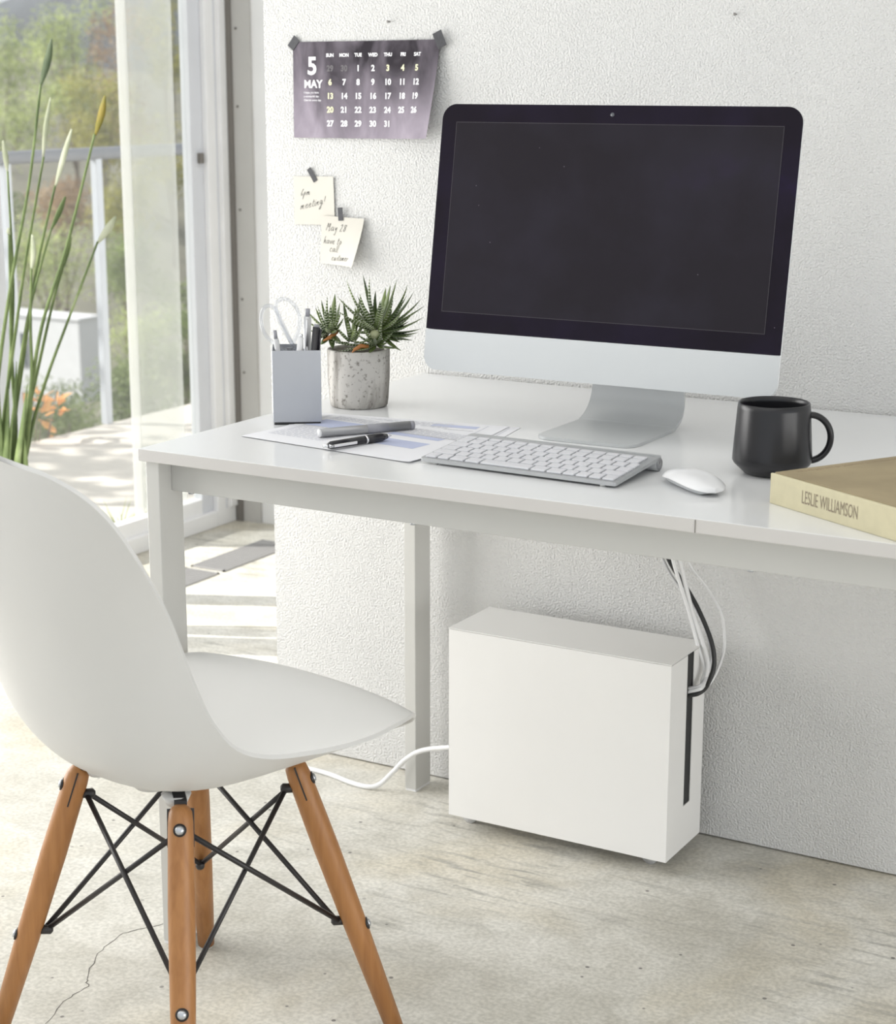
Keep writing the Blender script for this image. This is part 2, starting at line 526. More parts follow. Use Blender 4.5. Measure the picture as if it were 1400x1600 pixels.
# ------------------------------------------------------------------ mesh helpers
class MB:
    """collects shapes into ONE mesh object"""
    def __init__(self):
        self.v = []; self.f = []; self.fm = []; self.uv = None; self.sm = []
        self.cur = 0; self.smooth = False
    def add(self, vs, fs):
        o = len(self.v)
        self.v += [tuple(p) for p in vs]
        for f in fs:
            self.f.append([i + o for i in f]); self.fm.append(self.cur); self.sm.append(self.smooth)
    def box(self, a, b, mtx=None):
        x0, y0, z0 = a; x1, y1, z1 = b
        vs = [(x0, y0, z0), (x1, y0, z0), (x1, y1, z0), (x0, y1, z0), (x0, y0, z1), (x1, y0, z1), (x1, y1, z1), (x0, y1, z1)]
        if mtx: vs = [mtx @ Vector(p) for p in vs]
        self.add(vs, [(0, 3, 2, 1), (4, 5, 6, 7), (0, 1, 5, 4), (1, 2, 6, 5), (2, 3, 7, 6), (3, 0, 4, 7)])
        return self
    def tube(self, pts, rad, n=10, cap=True, flat=1.0):
        pts = [Vector(p) for p in pts]
        if not isinstance(rad, (list, tuple)): rad = [rad] * len(pts)
        rings = []
        t0 = (pts[1] - pts[0]).normalized()
        up = Vector((0, 0, 1)) if abs(t0.z) < 0.9 else Vector((1, 0, 0))
        nrm = (up - t0 * up.dot(t0)).normalized()
        o = len(self.v); vs = []
        for i, p in enumerate(pts):
            if i == 0: t = t0
            elif i == len(pts) - 1: t = (pts[i] - pts[i - 1]).normalized()
            else: t = ((pts[i + 1] - pts[i]).normalized() + (pts[i] - pts[i - 1]).normalized()).normalized()
            nrm = (nrm - t * nrm.dot(t)).normalized()
            b = t.cross(nrm)
            for k in range(n):
                a = 2 * PI * k / n
                vs.append(p + (nrm * math.cos(a) + b * math.sin(a) * flat) * rad[i])
        fs = []
        for i in range(len(pts) - 1):
            for k in range(n):
                fs.append((i * n + k, i * n + (k + 1) % n, (i + 1) * n + (k + 1) % n, (i + 1) * n + k))
        if cap:
            fs.append(tuple(range(n - 1, -1, -1)))
            fs.append(tuple((len(pts) - 1) * n + k for k in range(n)))
        s = self.smooth; self.smooth = True
        self.add(vs, fs)
        self.smooth = s
        return self
    def lathe(self, prof, n=48, c=(0, 0, 0), close=False):
        vs = []; m = len(prof)
        for k in range(n):
            a = 2 * PI * k / n
            for r, z in prof: vs.append((c[0] + r * math.cos(a), c[1] + r * math.sin(a), c[2] + z))
        fs = []
        for k in range(n):
            k2 = (k + 1) % n
            for j in range(m - 1):
                fs.append((k * m + j, k2 * m + j, k2 * m + j + 1, k * m + j + 1))
        s = self.smooth; self.smooth = True
        self.add(vs, fs)
        self.smooth = s
        return self
    def grid(self, fn, nu, nv):
        vs = [fn(i / nu, j / nv) for j in range(nv + 1) for i in range(nu + 1)]
        fs = [(j * (nu + 1) + i, j * (nu + 1) + i + 1, (j + 1) * (nu + 1) + i + 1, (j + 1) * (nu + 1) + i)
              for j in range(nv) for i in range(nu)]
        self.add(vs, fs)
        return self
    def prism(self, outline, h, mtx=None):
        """outline: xy points CCW, extruded from z=0 to z=h"""
        n = len(outline)
        vs = [Vector((x, y, 0)) for x, y in outline] + [Vector((x, y, h)) for x, y in outline]
        if mtx: vs = [mtx @ p for p in vs]
        self.add(vs, [tuple(range(n - 1, -1, -1)), tuple(range(n, 2 * n))] + [(i, (i + 1) % n, n + (i + 1) % n, n + i) for i in range(n)])
        return self
    def build(self, name, mats, parent=None, bevel=0.0, seg=2, smooth=None, weld=False):
        if not isinstance(mats, (list, tuple)): mats = [mats]
        me = bpy.data.meshes.new(name)
        me.from_pydata(self.v, [], self.f)
        for m in mats: me.materials.append(m)
        for i, p in enumerate(me.polygons):
            p.material_index = self.fm[i]
            p.use_smooth = self.sm[i] if smooth is None else smooth
        if weld or bevel:
            bm = bmesh.new(); bm.from_mesh(me)
            if weld: bmesh.ops.remove_doubles(bm, verts=bm.verts, dist=1e-6)
            if bevel:
                es = [e for e in bm.edges if len(e.link_faces) == 2 and e.calc_face_angle(0) > 0.6]
                bmesh.ops.bevel(bm, geom=es, offset=bevel, segments=seg, affect='EDGES', profile=0.5, clamp_overlap=True)
            bm.to_mesh(me); bm.free()
        me.update()
        o = bpy.data.objects.new(name, me)
        COL.objects.link(o)
        if parent: o.parent = parent
        return o

def tag(o, label=None, cat=None, group=None, kind=None):
    if label: o['label'] = label
    if cat: o['category'] = cat
    if group: o['group'] = group
    if kind: o['kind'] = kind
    return o

def thing(name, label, cat, loc=(0, 0, 0), rz=0.0, group=None):
    o = bpy.data.objects.new(name, None)
    o.empty_display_size = 0.05
    COL.objects.link(o)
    o.location = loc
    o.rotation_euler = (0, 0, rz)
    return tag(o, label, cat, group)

def struct(name, mb, m, **kw):
    return tag(mb.build(name, m, **kw), kind='structure')

def rrect(x0, y0, x1, y1, r, n=6):
    if not isinstance(r, (list, tuple)): r = [r] * 4
    out = []
    for (cx, cy, a0, q) in ((x0, y0, PI, 0), (x1, y0, 1.5 * PI, 1), (x1, y1, 0, 2), (x0, y1, 0.5 * PI, 3)):
        rr = r[q]
        ox = cx + rr if cx == x0 else cx - rr
        oy = cy + rr if cy == y0 else cy - rr
        for k in range(n + 1):
            a = a0 + 0.5 * PI * k / n
            out.append((ox + rr * math.cos(a), oy + rr * math.sin(a)))
    return out

def catmull(pts, sub=8):
    P = [Vector(p) for p in pts]
    P = [2 * P[0] - P[1]] + P + [2 * P[-1] - P[-2]]
    out = []
    for i in range(1, len(P) - 2):
        for k in range(sub):
            t = k / sub
            a, b, c, d = P[i - 1], P[i], P[i + 1], P[i + 2]
            out.append(0.5 * ((2 * b) + (c - a) * t + (2 * a - 5 * b + 4 * c - d) * t * t + (3 * b - a - 3 * c + d) * t ** 3))
    out.append(P[-2])
    return out

def text_geo(body, size, bold=0.0, align='CENTER'):
    """flat glyph triangles of a text, centred on its baseline: (verts, faces)"""
    c = bpy.data.curves.new('glyphs', 'FONT')
    c.body = body
    c.size = size
    c.align_x = align
    c.offset = bold
    c.resolution_u = 3
    o = bpy.data.objects.new('glyphs', c)
    COL.objects.link(o)
    dg = bpy.context.evaluated_depsgraph_get()
    me = bpy.data.meshes.new_from_object(o.evaluated_get(dg))
    vs = [(v.co.x, v.co.y) for v in me.vertices]
    fs = [tuple(p.vertices) for p in me.polygons]
    bpy.data.objects.remove(o); bpy.data.curves.remove(c); bpy.data.meshes.remove(me)
    return vs, fs

# ------------------------------------------------------------------ the setting
b = MB().box((-1.62, -6.0, -0.12), (4.5, 3.2, 0.0))
floor = struct('floor', b, M['floor'])
crack = [(-0.1526, -0.9987), (-0.1709, -0.9408), (-0.1742, -0.8918), (-0.1878, -0.8786), (-0.2245, -0.8130), (-0.2331, -0.7681), (-0.2301, -0.7362), (-0.1987, -0.6946), (-0.1809, -0.6724)]
cr = MB()
pts = []
for i in range(len(crack) - 1):
    a = Vector((*crack[i], 0.0)); c_ = Vector((*crack[i + 1], 0.0))
    for k in range(5):
        q = a.lerp(c_, k / 5)
        pts.append(q + Vector((random.uniform(-.003, .003), random.uniform(-.003, .003), 0)))
pts.append(Vector((*crack[-1], 0)))
vs_ = []
for i, q in enumerate(pts):
    d = (pts[min(i + 1, len(pts) - 1)] - pts[max(i - 1, 0)]).normalized()
    nn = Vector((-d.y, d.x, 0)) * random.uniform(0.0003, 0.0010)
    vs_ += [q + nn + Vector((0, 0, .0003)), q - nn + Vector((0, 0, .0003))]
cr.add(vs_, [(2 * i, 2 * i + 1, 2 * i + 3, 2 * i + 2) for i in range(len(pts) - 1)])
cr.build('crack', mat('crack_shadow_line', (0.16, 0.15, 0.135), 0.9), floor)

struct('wall_back', MB().box((-0.484, 0.0, 0.003), (4.5, 0.12, 2.6)), M['wall'])
struct('wall_far', MB().box((-1.522, 1.40, 0.0), (4.5, 1.55, 2.6)), M['white_wall'])
struct('trim_1', MB().box((-1.585, 1.392, 0.0), (-1.522, 1.5, 2.6)), M['jamb'])
jb = MB()
for z in (0.42, 0.62, 0.86, 1.13, 1.33):
    jb.tube([(-1.566, 1.3925, z), (-1.566, 1.3895, z)], 0.0035, 8)
jb.build('screw', M['seal'], bpy.data.objects['trim_1'])
w = MB().box((-1.76, -6.0, 0.0), (-1.62, -0.35, 2.6))
w.box((-1.76, -0.35, 2.25), (-1.62, 1.6, 2.6))
w.box((-1.76, 1.42, 0.0), (-1.62, 3.2, 2.25))
struct('wall_left', w, M['white_wall'])
struct('ceiling', MB().box((-1.76, -4.2, 2.6), (4.5, 3.2, 2.72)), M['ceiling'])

# sliding glass door in the left wall
w = MB()
w.box((-1.66, 1.302, 0.0), (-1.60, 1.385, 2.25))         # white outer stile
w.box((-1.70, -0.35, 2.17), (-1.60, 1.385, 2.25))        # head
w.box((-1.66, -0.35, 0.0), (-1.60, 1.302, 0.045))        # threshold
win = struct('window_1', w, M['frame_white'], bevel=0.003)
g = MB().box((-1.605, 1.385, 0.0), (-1.580, 1.400, 2.25)); g.build('seal', M['seal'], win)
g = MB().box((-1.612, 1.338, 0.045), (-1.5985, 1.344, 2.17)); g.build('frame_groove', M['frame_grey'], win)
g = MB().box((-1.612, 1.356, 0.045), (-1.594, 1.385, 2.17)); g.build('frame_rib', M['frame_white'], win, bevel=0.002)
g = MB().box((-1.645, 1.252, 0.045), (-1.615, 1.302, 2.17)); g.build('sash_stile', M['frame_grey'], win, bevel=0.002)
g = MB().box((-1.625, 1.276, 0.985), (-1.603, 1.290, 1.012)); g.build('latch', M['seal'], win, bevel=0.002)
g = MB().box((-1.645, 0.10, 0.045), (-1.615, 1.252, 0.085)); g.build('bottom_rail', M['frame_white'], win)
for y0, y1 in ((0.46, 0.53), (0.05, 0.16)):
    g = MB().box((-1.66, y0, 0.045), (-1.605, y1, 2.17)); g.build('mullion', M['frame_grey'], win)
g = MB().box((-1.633, -0.35, 0.045), (-1.629, 1.252, 2.17)); g.build('glass_pane', M['glass'], win)
g = MB().box((-1.6645, 1.062, 0.045), (-1.6605, 1.243, 2.17)); g.build('reflection_pane', M['glass_reflection'], win)  # sheet that carries the painted reflection
g = MB().box((-1.667, 1.030, 0.045), (-1.6600, 1.062, 2.17)); g.build('reflection_strip', M['reflection_edge'], win)

# deck and the land outside
struct('deck', MB().box((-2.92, -5.0, -0.16), (-1.66, 9.0, -0.012)), M['deck'])
PROF = [(0, -0.75), (6, -1.9), (12, -3.3), (18, -4.0), (26, -3.1), (34, -1.7), (62, 3.0)]
def ground_z(x, y):
    d = max(0.0, -2.95 - x)
    z = PROF[-1][1]
    for (a, za), (b_, zb_) in zip(PROF[:-1], PROF[1:]):
        if d <= b_:
            z = za + (zb_ - za) * (d - a) / (b_ - a)
            break
    return z + 0.12 * math.sin(x * 0.7 + y * 0.3)
def terrain(u, v):
    x = -2.95 - u * 62; y = -10 + v * 80
    return (x, y, ground_z(x, y))
t = MB(); t.smooth = True
t.grid(terrain, 60, 60)
struct('ground', t, M['ground'])
def ridge(u, v):
    a = R(100) + R(75) * u
    rr = 84 + 20 * v
    z = -3 + 15.0 * math.sin(min(1, v * 1.2) * PI / 2) * (0.8 + 0.2 * math.sin(u * 9) + 0.12 * math.sin(u * 23))
    return (rr * math.cos(a), rr * math.sin(a), z)
t = MB(); t.smooth = True
t.grid(ridge, 40, 8)
struct('hill', t, M['hill'])
# ------------------------------------------------------------------ desk
H = 0.72
XL, XR = -0.170, 1.35
desk = thing('desk', 'long white desk with light grey square-legged steel frame standing against the wall', 'desk', (0.55, -0.375, 0))
def dl(x, y, z): return (x - 0.55, y + 0.375, z)
top = MB().box(dl(XL, -0.750, H - 0.0167), dl(XR, -0.004, H))
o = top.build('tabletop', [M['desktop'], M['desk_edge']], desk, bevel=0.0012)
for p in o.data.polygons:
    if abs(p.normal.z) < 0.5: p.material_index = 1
MB().box(dl(0.6275, -0.7506, H - 0.0160), dl(0.6285, -0.7497, H - 0.001)).build('edge_seam', M['seal'], desk)
LW, LD = 0.022, 0.050
lx0, lx1 = -0.164, 1.325
for x0 in (lx0, lx1):
    for y0 in (-0.742, -0.0775):
        lg = MB().box(dl(x0, y0, 0.004), dl(x0 + LW, y0 + LD, H - 0.0175)).build('leg', M['desk_steel'], desk, bevel=0.0012)
        MB().box(dl(x0 + .001, y0 + .001, 0.0), dl(x0 + LW - .001, y0 + LD - .001, 0.0045)).build('foot_glide', M['white_gloss'], lg)
AZ0, AZ1 = H - 0.0167 - 0.044, H - 0.0168
MB().box(dl(lx0 + LW, -0.716, AZ0), dl(lx1, -0.700, AZ1)).build('apron', M['desk_steel'], desk, bevel=0.001)
MB().box(dl(lx0 + LW, -0.060, AZ0), dl(lx1, -0.044, AZ1)).build('apron', M['desk_steel'], desk, bevel=0.001)
for x0 in (lx0 + 0.003, lx1 + 0.003):
    MB().box(dl(x0, -0.695, AZ0), dl(x0 + 0.016, -0.0775, AZ1)).build('side_rail', M['desk_steel'], desk, bevel=0.001)
for x in (-0.115, 0.233, 0.68):
    s_ = MB().tube([dl(x, -0.708, AZ0), dl(x, -0.708, AZ0 - 0.003)], 0.004, 10)
    s_.build('screw_head', M['bolt'], desk)

# ------------------------------------------------------------------ all-in-one computer
mon = thing('desktop_computer', 'large all-in-one computer with dark screen and silver chin on the desk', 'computer', (0.326, -0.3942, H))
MW, MH, TILT = 0.528, 0.3729, 0.1605
MT = Matrix.Translation((0, 0, 0.078)) @ Matrix.Rotation(-TILT, 4, 'X') @ Matrix.Rotation(R(90), 4, 'X')
# local: x right, y up the face, z towards the viewer
CH = 0.0575
def slab(y0, y1, rads, z0, z1, m, name, par=None):
    b_ = MB()
    b_.prism(rrect(-MW / 2, y0, MW / 2, y1, rads, 8), z1 - z0, MT @ Matrix.Translation((0, 0, z0)))
    return b_.build(name, m, par or mon)
slab(CH, MH, [0.0005, 0.0005, 0.021, 0.021], -0.0015, 0.0, M['bezel'], 'screen_bezel')
slab(0, CH - 0.0006, [0.021, 0.021, 0.0005, 0.0005], -0.0015, 0.0004, M['alu_chin'], 'chin')
back = MB(); back.smooth = True
ol = rrect(-MW / 2, 0, MW / 2, MH, 0.021, 8)
rings = [(1.0, -0.0016), (1.0, -0.005), (0.985, -0.0075), (0.90, -0.014), (0.75, -0.023), (0.55, -0.032), (0.3, -0.037), (0.05, -0.039)]
vs_ = []
for s, z in rings:
    for x, y in ol:
        vs_.append(MT @ Vector((x * s, MH / 2 + (y - MH / 2) * s, z)))
n = len(ol)
fs_ = [(i * n + (k + 1) % n, i * n + k, (i + 1) * n + k, (i + 1) * n + (k + 1) % n) for i in range(len(rings) - 1) for k in range(n)]
fs_.append(tuple((len(rings) - 1) * n + k for k in range(n - 1, -1, -1)))
fs_.append(tuple(range(n)))
back.add(vs_, fs_)
back.build('rear_housing', M['alu'], mon)
AX0, AX1, AY0, AY1 = -0.241, 0.2405, CH + 0.0255, MH - 0.0245
b_ = MB().prism(rrect(AX0, AY0, AX1, AY1, 0.0005, 1), 0.0003, MT)
b_.build('screen', M['screen'], mon)
ln = MB()
for (a, c_) in (((AX0, AY0), (AX1, AY0 + .0009)), ((AX0, AY1 - .0009), (AX1, AY1)), ((AX0, AY0), (AX0 + .0009, AY1)), ((AX1 - .0009, AY0), (AX1, AY1))):
    ln.box((a[0], a[1], 0.0003), (c_[0], c_[1], 0.0004), MT)
ln.build('screen_border', M['screen_line'], mon)
wc = MB(); wc.tube([MT @ Vector((-0.002, MH - 0.0125, 0.0)), MT @ Vector((-0.002, MH - 0.0125, 0.0006))], 0.0028, 16)
wc.build('camera_lens', mat('lens_grey', (0.10, 0.105, 0.12), 0.3), mon)
# stand: one bent plate
prof = [(-0.030, 0.0045), (0.095, 0.0045), (0.118, 0.007), (0.135, 0.0150), (0.146, 0.028), (0.150, 0.044), (0.148, 0.062), (0.141, 0.090), (0.120, 0.150), (0.096, 0.215)]
prof = [Vector((0, a, c_)) for a, c_ in prof]
prof = catmull(prof, 6)
SX0, SX1, TH = -0.074, 0.074, 0.0042
st = MB(); st.smooth = True
def stand_hw(y, z):
    # rounded front corners of the foot, slight taper of the upright
    r = 0.022
    d = y - (-0.030)
    w_ = 0.0745
    if d < r and z < 0.02: w_ = w_ - r + math.sqrt(max(0, r * r - (r - d) ** 2))
    if z > 0.012: w_ -= min(0.006, (z - 0.012) * 0.09)
    return w_
front = []
for i in range(8):
    d = 0.022 * (1 - math.cos(0.5 * PI * i / 7))
    front.append(Vector((0, -0.030 + d, 0.0045)))
rest = [p for p in prof if p.y > -0.006 or p.z > 0.01]
line = front + rest
vs_ = []
for i, p in enumerate(line):
    t_ = (line[min(i + 1, len(line) - 1)] - line[max(i - 1, 0)]).normalized()
    nr = Vector((0, -t_.z, t_.y))
    hw = max(0.002, stand_hw(p.y, p.z))
    for sgn, off in ((-1, 0), (1, 0), (1, -TH), (-1, -TH)):
        vs_.append(Vector((0.0035 + sgn * hw, p.y, p.z)) + nr * off)
fs_ = []
for i in range(len(line) - 1):
    for k in range(4):
        fs_.append((i * 4 + k, i * 4 + (k + 1) % 4, (i + 1) * 4 + (k + 1) % 4, (i + 1) * 4 + k))
fs_ += [(3, 2, 1, 0), tuple((len(line) - 1) * 4 + k for k in range(4))]
st.add(vs_, fs_)
o = st.build('stand', M['alu_stand'], mon)
o.data.set_sharp_from_angle(angle=R(40))

# ------------------------------------------------------------------ keyboard
kb = thing('keyboard', 'slim white and silver keyboard lying near the front desk edge', 'keyboard', (0.205, -0.6435, H), R(-2.4))
KW, KD = 0.281, 0.128
zt = lambda y: 0.0075 + 0.0115 * y / KD
def tilted(x0, y0, x1, y1, dz0, dz1, m):
    vs = []
    for z in (dz0, dz1):
        for (x, y) in ((x0, y0), (x1, y0), (x1, y1), (x0, y1)): vs.append((x, y, zt(y) + z))
    m.add(vs, [(0, 3, 2, 1), (4, 5, 6, 7), (0, 1, 5, 4), (1, 2, 6, 5), (2, 3, 7, 6), (3, 0, 4, 7)])
base = MB()
ol = rrect(0, 0, KW, KD, 0.004, 4)
n = len(ol)
base.add([(x, y, zt(y) - 0.0045) for x, y in ol] + [(x, y, zt(y)) for x, y in ol],
         [tuple(range(n - 1, -1, -1)), tuple(range(n, 2 * n))] + [(i, (i + 1) % n, n + (i + 1) % n, n + i) for i in range(n)])
base.build('base_plate', M['alu_keyboard'], kb)
bar = MB().tube([(0.0005, KD - 0.0075, 0.0092), (KW - 0.0005, KD - 0.0075, 0.0092)], 0.0092, 24)
bar.build('battery_tube', M['alu_keyboard'], kb)
cap_ = MB().tube([(KW - 0.0004, KD - 0.0075, 0.0092), (KW + 0.0008, KD - 0.0075, 0.0092)], 0.0074, 24)
cap_.build('tube_cap', M['pen_dark_silver'], kb)
MB().tube([(0.02, 0.006, 0.0), (0.02, 0.006, 0.004)], 0.004, 10).build('rubber_foot', M['rubber'], kb)
MB().tube([(KW - 0.02, 0.006, 0.0), (KW - 0.02, 0.006, 0.004)], 0.004, 10).build('rubber_foot', M['rubber'], kb)
PIT = 0.0190; GAP = 0.0028
rows = []
x0k = 0.0055
rows.append((0.0050, 0.0155, [1, 1, 1.25, 1.25, 4.0, 1.25, 1.25, 1, 1, 1, 1]))
rows.append((0.0235, 0.0155, [1.75] + [1] * 11 + [1.5]))
rows.append((0.0422, 0.0155, [1.25] + [1] * 12 + [1.0]))
rows.append((0.0609, 0.0155, [1.5] + [1] * 12 + [0.75]))
rows.append((0.0796, 0.0155, [1] * 14 + [0.25]))
rows.append((0.0983, 0.0090, [1] * 14 + [0.25]))
keymeshes = {}
for (y, h, widths) in rows:
    tot = sum(widths); avail = KW - 2 * x0k + GAP
    x = x0k
    for wd in widths:
        wpx = avail * wd / tot
        if wd > 0.3:
            k_ = MB()
            tilted(x, y, x + wpx - GAP, y + h, 0.0002, 0.0026, k_)
            k_.build('key', M['white_key'], kb, bevel=0.0007, seg=2)
        x += wpx

# ------------------------------------------------------------------ mouse
ms = thing('computer_mouse', 'low white computer mouse with silver underside right of the keyboard', 'mouse', (0.5640, -0.6020, H), R(50))
def mouse_pt(u, v, top_=True):
    # u along (0..1), v across (-1..1)
    L_, W_ = 0.113, 0.057
    y = (u - 0.5) * L_
    e = 1 - abs(2 * u - 1) ** 3.2
    hw = W_ / 2 * (max(0, e) ** 0.5) * (0.93 + 0.07 * math.sin(PI * u))
    x = v * hw
    arch = (math.sin(PI * (0.06 + 0.88 * u)) ** 0.8)
    z = 0.0065 + 0.0155 * arch * (1 - 0.45 * abs(v) ** 2.6) - 0.0035 * abs(v) ** 4
    return (x, y, z)
tm = MB(); tm.smooth = True
NU, NV = 36, 18
tm.grid(lambda a, c_: mouse_pt(a, 2 * c_ - 1), NU, NV)
tm.build('top_shell', M['white_gloss'], ms)
bm_ = MB(); bm_.smooth = True
def under(a, c_):
    p = mouse_pt(a, 2 * c_ - 1); q = abs(2 * c_ - 1)
    edge = max(q ** 6, abs(2 * a - 1) ** 10)
    zt_ = p[2] - 0.0003
    return (p[0] * (0.86 + 0.14 * edge), p[1] * (0.93 + 0.07 * edge), 0.0004 * (1 - edge) + zt_ * edge if edge > 0.02 else 0.0004)
bm_.grid(under, NU, NV)
bm_.build('base_shell', M['alu'], ms)

# ------------------------------------------------------------------ mug
mug = thing('mug', 'black ceramic mug with round handle standing on the desk beside the book', 'mug', (0.6165, -0.474, H), 0)
prof = [(0.0, 0.0), (0.030, 0.0), (0.0345, 0.0015), (0.0475, 0.0135), (0.0495, 0.0175), (0.0493, 0.024), (0.0472, 0.055), (0.0452, 0.083), (0.0444, 0.0895), (0.0432, 0.0905), (0.0418, 0.0893), (0.0416, 0.083), (0.0432, 0.055), (0.0448, 0.024), (0.0435, 0.013), (0.035, 0.006), (0.0, 0.0055)]
MB().lathe(prof, 64).build('body', M['mug'], mug)
hd = Vector((0.905, 0.425, 0)).normalized()
hp = []
for k in range(15):
    a = R(112) - R(224) * k / 14
    hp.append(hd * (0.0445 + 0.0265 * math.cos(a) if True else 0) + Vector((0, 0, 0.0460 + 0.0290 * math.sin(a))))
hp[0] = hd * 0.0435 + Vector((0, 0, 0.0735)); hp[-1] = hd * 0.0455 + Vector((0, 0, 0.0205))
h_ = MB().tube(catmull(hp, 3), 0.0042, 12, flat=1.5)
h_.build('handle', M['mug'], mug)

# ------------------------------------------------------------------ book
bk = thing('book', 'thick cream cloth-spined book with tan cover lying at the right desk edge', 'book', (0.6722, -0.6335, H), R(-30.5))
BL, BW, BH = 0.285, 0.215, 0.0365
MB().box((0.004, 0.004, 0.0035), (BL - 0.004, BW - 0.005, BH - 0.0035)).build('page_block', M['page'], bk)
MB().box((0.0, 0.005, 0.0), (BL, BW, 0.0032)).build('back_cover', M['book_cover'], bk, bevel=0.0008)
MB().box((0.0, 0.0062, BH - 0.0032), (BL, BW, BH)).build('front_cover', M['book_cover'], bk, bevel=0.0010)
sp = MB().box((0.0, 0.0, 0.0), (BL, 0.0042, BH - 0.0004)).build('spine', M['book_cloth'], bk, bevel=0.0012)
vs_, fs_ = text_geo('LESLIE WILLIAMSON', 0.0195, 0.0, 'LEFT')
mx_ = max(v[0] for v in vs_)
tx = MB()
tx.add([(0.056 + v[0] / mx_ * 0.093, -0.0003, 0.0115 + v[1] * 1.12) for v in vs_], fs_)
tx.build('spine_lettering', M['book_text'], sp)
# worn stamped lettering band along the cover's far edge
band = MB()
rb = random.Random(3)
x = 0.012
for q in range(34):
    yq = 0.030 + q * 0.0052
    band.box((0.010, yq, BH), (0.010 + rb.uniform(0.003, 0.007), yq + rb.uniform(0.0015, 0.0035), BH + 0.0002))
band.build('cover_stamping', mat('faint_brown_stamp', (0.30, 0.235, 0.15), 0.8), bk)

# ------------------------------------------------------------------ papers
def sheet(label, corner, rz, z, blocks, group=None):
    t = thing('printed_sheet', label, 'paper', (corner[0], corner[1], H + z), rz, group)
    pw, pd = 0.297, 0.210
    s = MB(); s.smooth = True
    s.grid(lambda u, v: (u * pw, v * pd, 0.0002 + 0.0011 * max(0, (u - 0.93) / 0.07) ** 2 * (1 if v < 0.5 else 0.3)), 24, 4)
    s.grid(lambda u, v: (v * pw, u * pd, 0.00002), 4, 24)
    s.build('page', M['paper'], t)
    pr = MB()
    rr = random.Random(int(corner[0] * 1000) + 5)
    for kind, x0, y0, x1, y1 in blocks:
        pr.cur = {'blue': 0, 'text': 1, 'dark': 2, 'line': 2, 'grey': 1}[kind]
        if kind in ('text', 'dark'):
            y = y1
            while y > y0:
                x = x0
                while x < x1:
                    w_ = rr.uniform(0.004, 0.014)
                    pr.add([(x, y - 0.0018, .0004), (min(x1, x + w_), y - 0.0018, .0004), (min(x1, x + w_), y, .0004), (x, y, .0004)], [(0, 1, 2, 3)])
                    x += w_ + 0.0025
                y -= 0.0052
        else:
            pr.add([(x0, y0, .00035), (x1, y0, .00035), (x1, y1, .00035), (x0, y1, .00035)], [(0, 1, 2, 3)])
    pr.build('printing', [M['ink_blue'], M['ink_grey'], M['ink_dark']], t)
    return t
sheet('white printed sheet whose corner shows farthest right, under the other two sheets', (-0.053, -0.6184), R(10), 0.0,
      [('text', 0.02, 0.02, 0.25, 0.19), ('grey', 0.283, 0.02, 0.2845, 0.2)], None)
sheet('white printed sheet lying between the top sheet and the bottom sheet', (-0.078, -0.6130), R(8), 0.0005,
      [('text', 0.02, 0.160, 0.22, 0.195), ('blue', 0.19, 0.172, 0.26, 0.190), ('grey', 0.268, 0.02, 0.2695, 0.2), ('line', 0.15, 0.1560, 0.262, 0.1570)], None)
sheet('top printed sheet with pale blue tables, reaching farthest toward the left desk edge', (-0.101, -0.6135), R(-7.2), 0.0010,
      [('text', 0.015, 0.040, 0.115, 0.110), ('blue', 0.012, 0.120, 0.135, 0.168), ('blue', 0.165, 0.072, 0.245, 0.112), ('blue', 0.15, 0.135, 0.24, 0.152),
       ('text', 0.155, 0.158, 0.27, 0.190), ('text', 0.012, 0.176, 0.14, 0.198), ('line', 0.012, 0.116, 0.137, 0.1172), ('line', 0.15, 0.1535, 0.275, 0.1545)], None)

# pens on the paper
def seg_tube(root, name, p0, p1, r, m, n=16):
    return MB().tube([p0, p1], r, n).build(name, m, root)
zp = 0.0016
def lying(label, cat, name, p0, p1, r):
    d = Vector((p1[0] - p0[0], p1[1] - p0[1]))
    return thing(name, label, cat, (p0[0], p0[1], H + zp + r), math.atan2(d.y, d.x)), d.length
mk, L_ = lying('slim silver marker with grey band lying on the papers behind the black pen', 'marker', 'marker', (0.001, -0.5725), (0.0815, -0.4535), 0.0062)
seg_tube(mk, 'barrel', (0.003, 0, 0), (L_ - 0.006, 0, 0), 0.0062, M['pen_dark_silver'], 24)
seg_tube(mk, 'grip_band', (L_ * 0.50, 0, 0), (L_ * 0.72, 0, 0), 0.0064, M['pen_grey'], 24)
seg_tube(mk, 'end_plug', (0.0, 0, 0), (0.0032, 0, 0), 0.0057, M['white_gloss'], 24)
seg_tube(mk, 'cap_end', (L_ - 0.006, 0, 0), (L_, 0, 0), 0.0060, M['pen_grey'], 24)
pn, L_ = lying('black ballpoint pen with chrome clip lying on the papers in front', 'pen', 'ballpoint_pen', (0.057, -0.643), (0.094, -0.5365), 0.0058)
b_ = MB().tube([(0.008, 0, 0), (0.012, 0, 0), (0.070, 0, 0)], [0.0040, 0.0053, 0.0056], 20); b_.build('barrel', M['black_plastic'], pn)
b_ = MB().tube([(0.0725, 0, 0), (0.085, 0, 0), (0.098, 0, 0), (0.107, 0, 0)], [0.0060, 0.0060, 0.0056, 0.0036], 20); b_.build('rubber_grip', M['black_plastic'], pn)
b_ = MB().tube([(0.069, 0, 0), (0.073, 0, 0)], 0.0059, 20); b_.build('centre_ring', M['chrome'], pn)
b_ = MB().tube([(0.107, 0, 0), (L_ + 0.002, 0, 0)], [0.0034, 0.0008], 16); b_.build('tip', M['chrome'], pn)
b_ = MB().tube([(0.0, 0, 0), (0.009, 0, 0)], [0.0026, 0.0028], 14); b_.build('push_button', M['chrome'], pn)
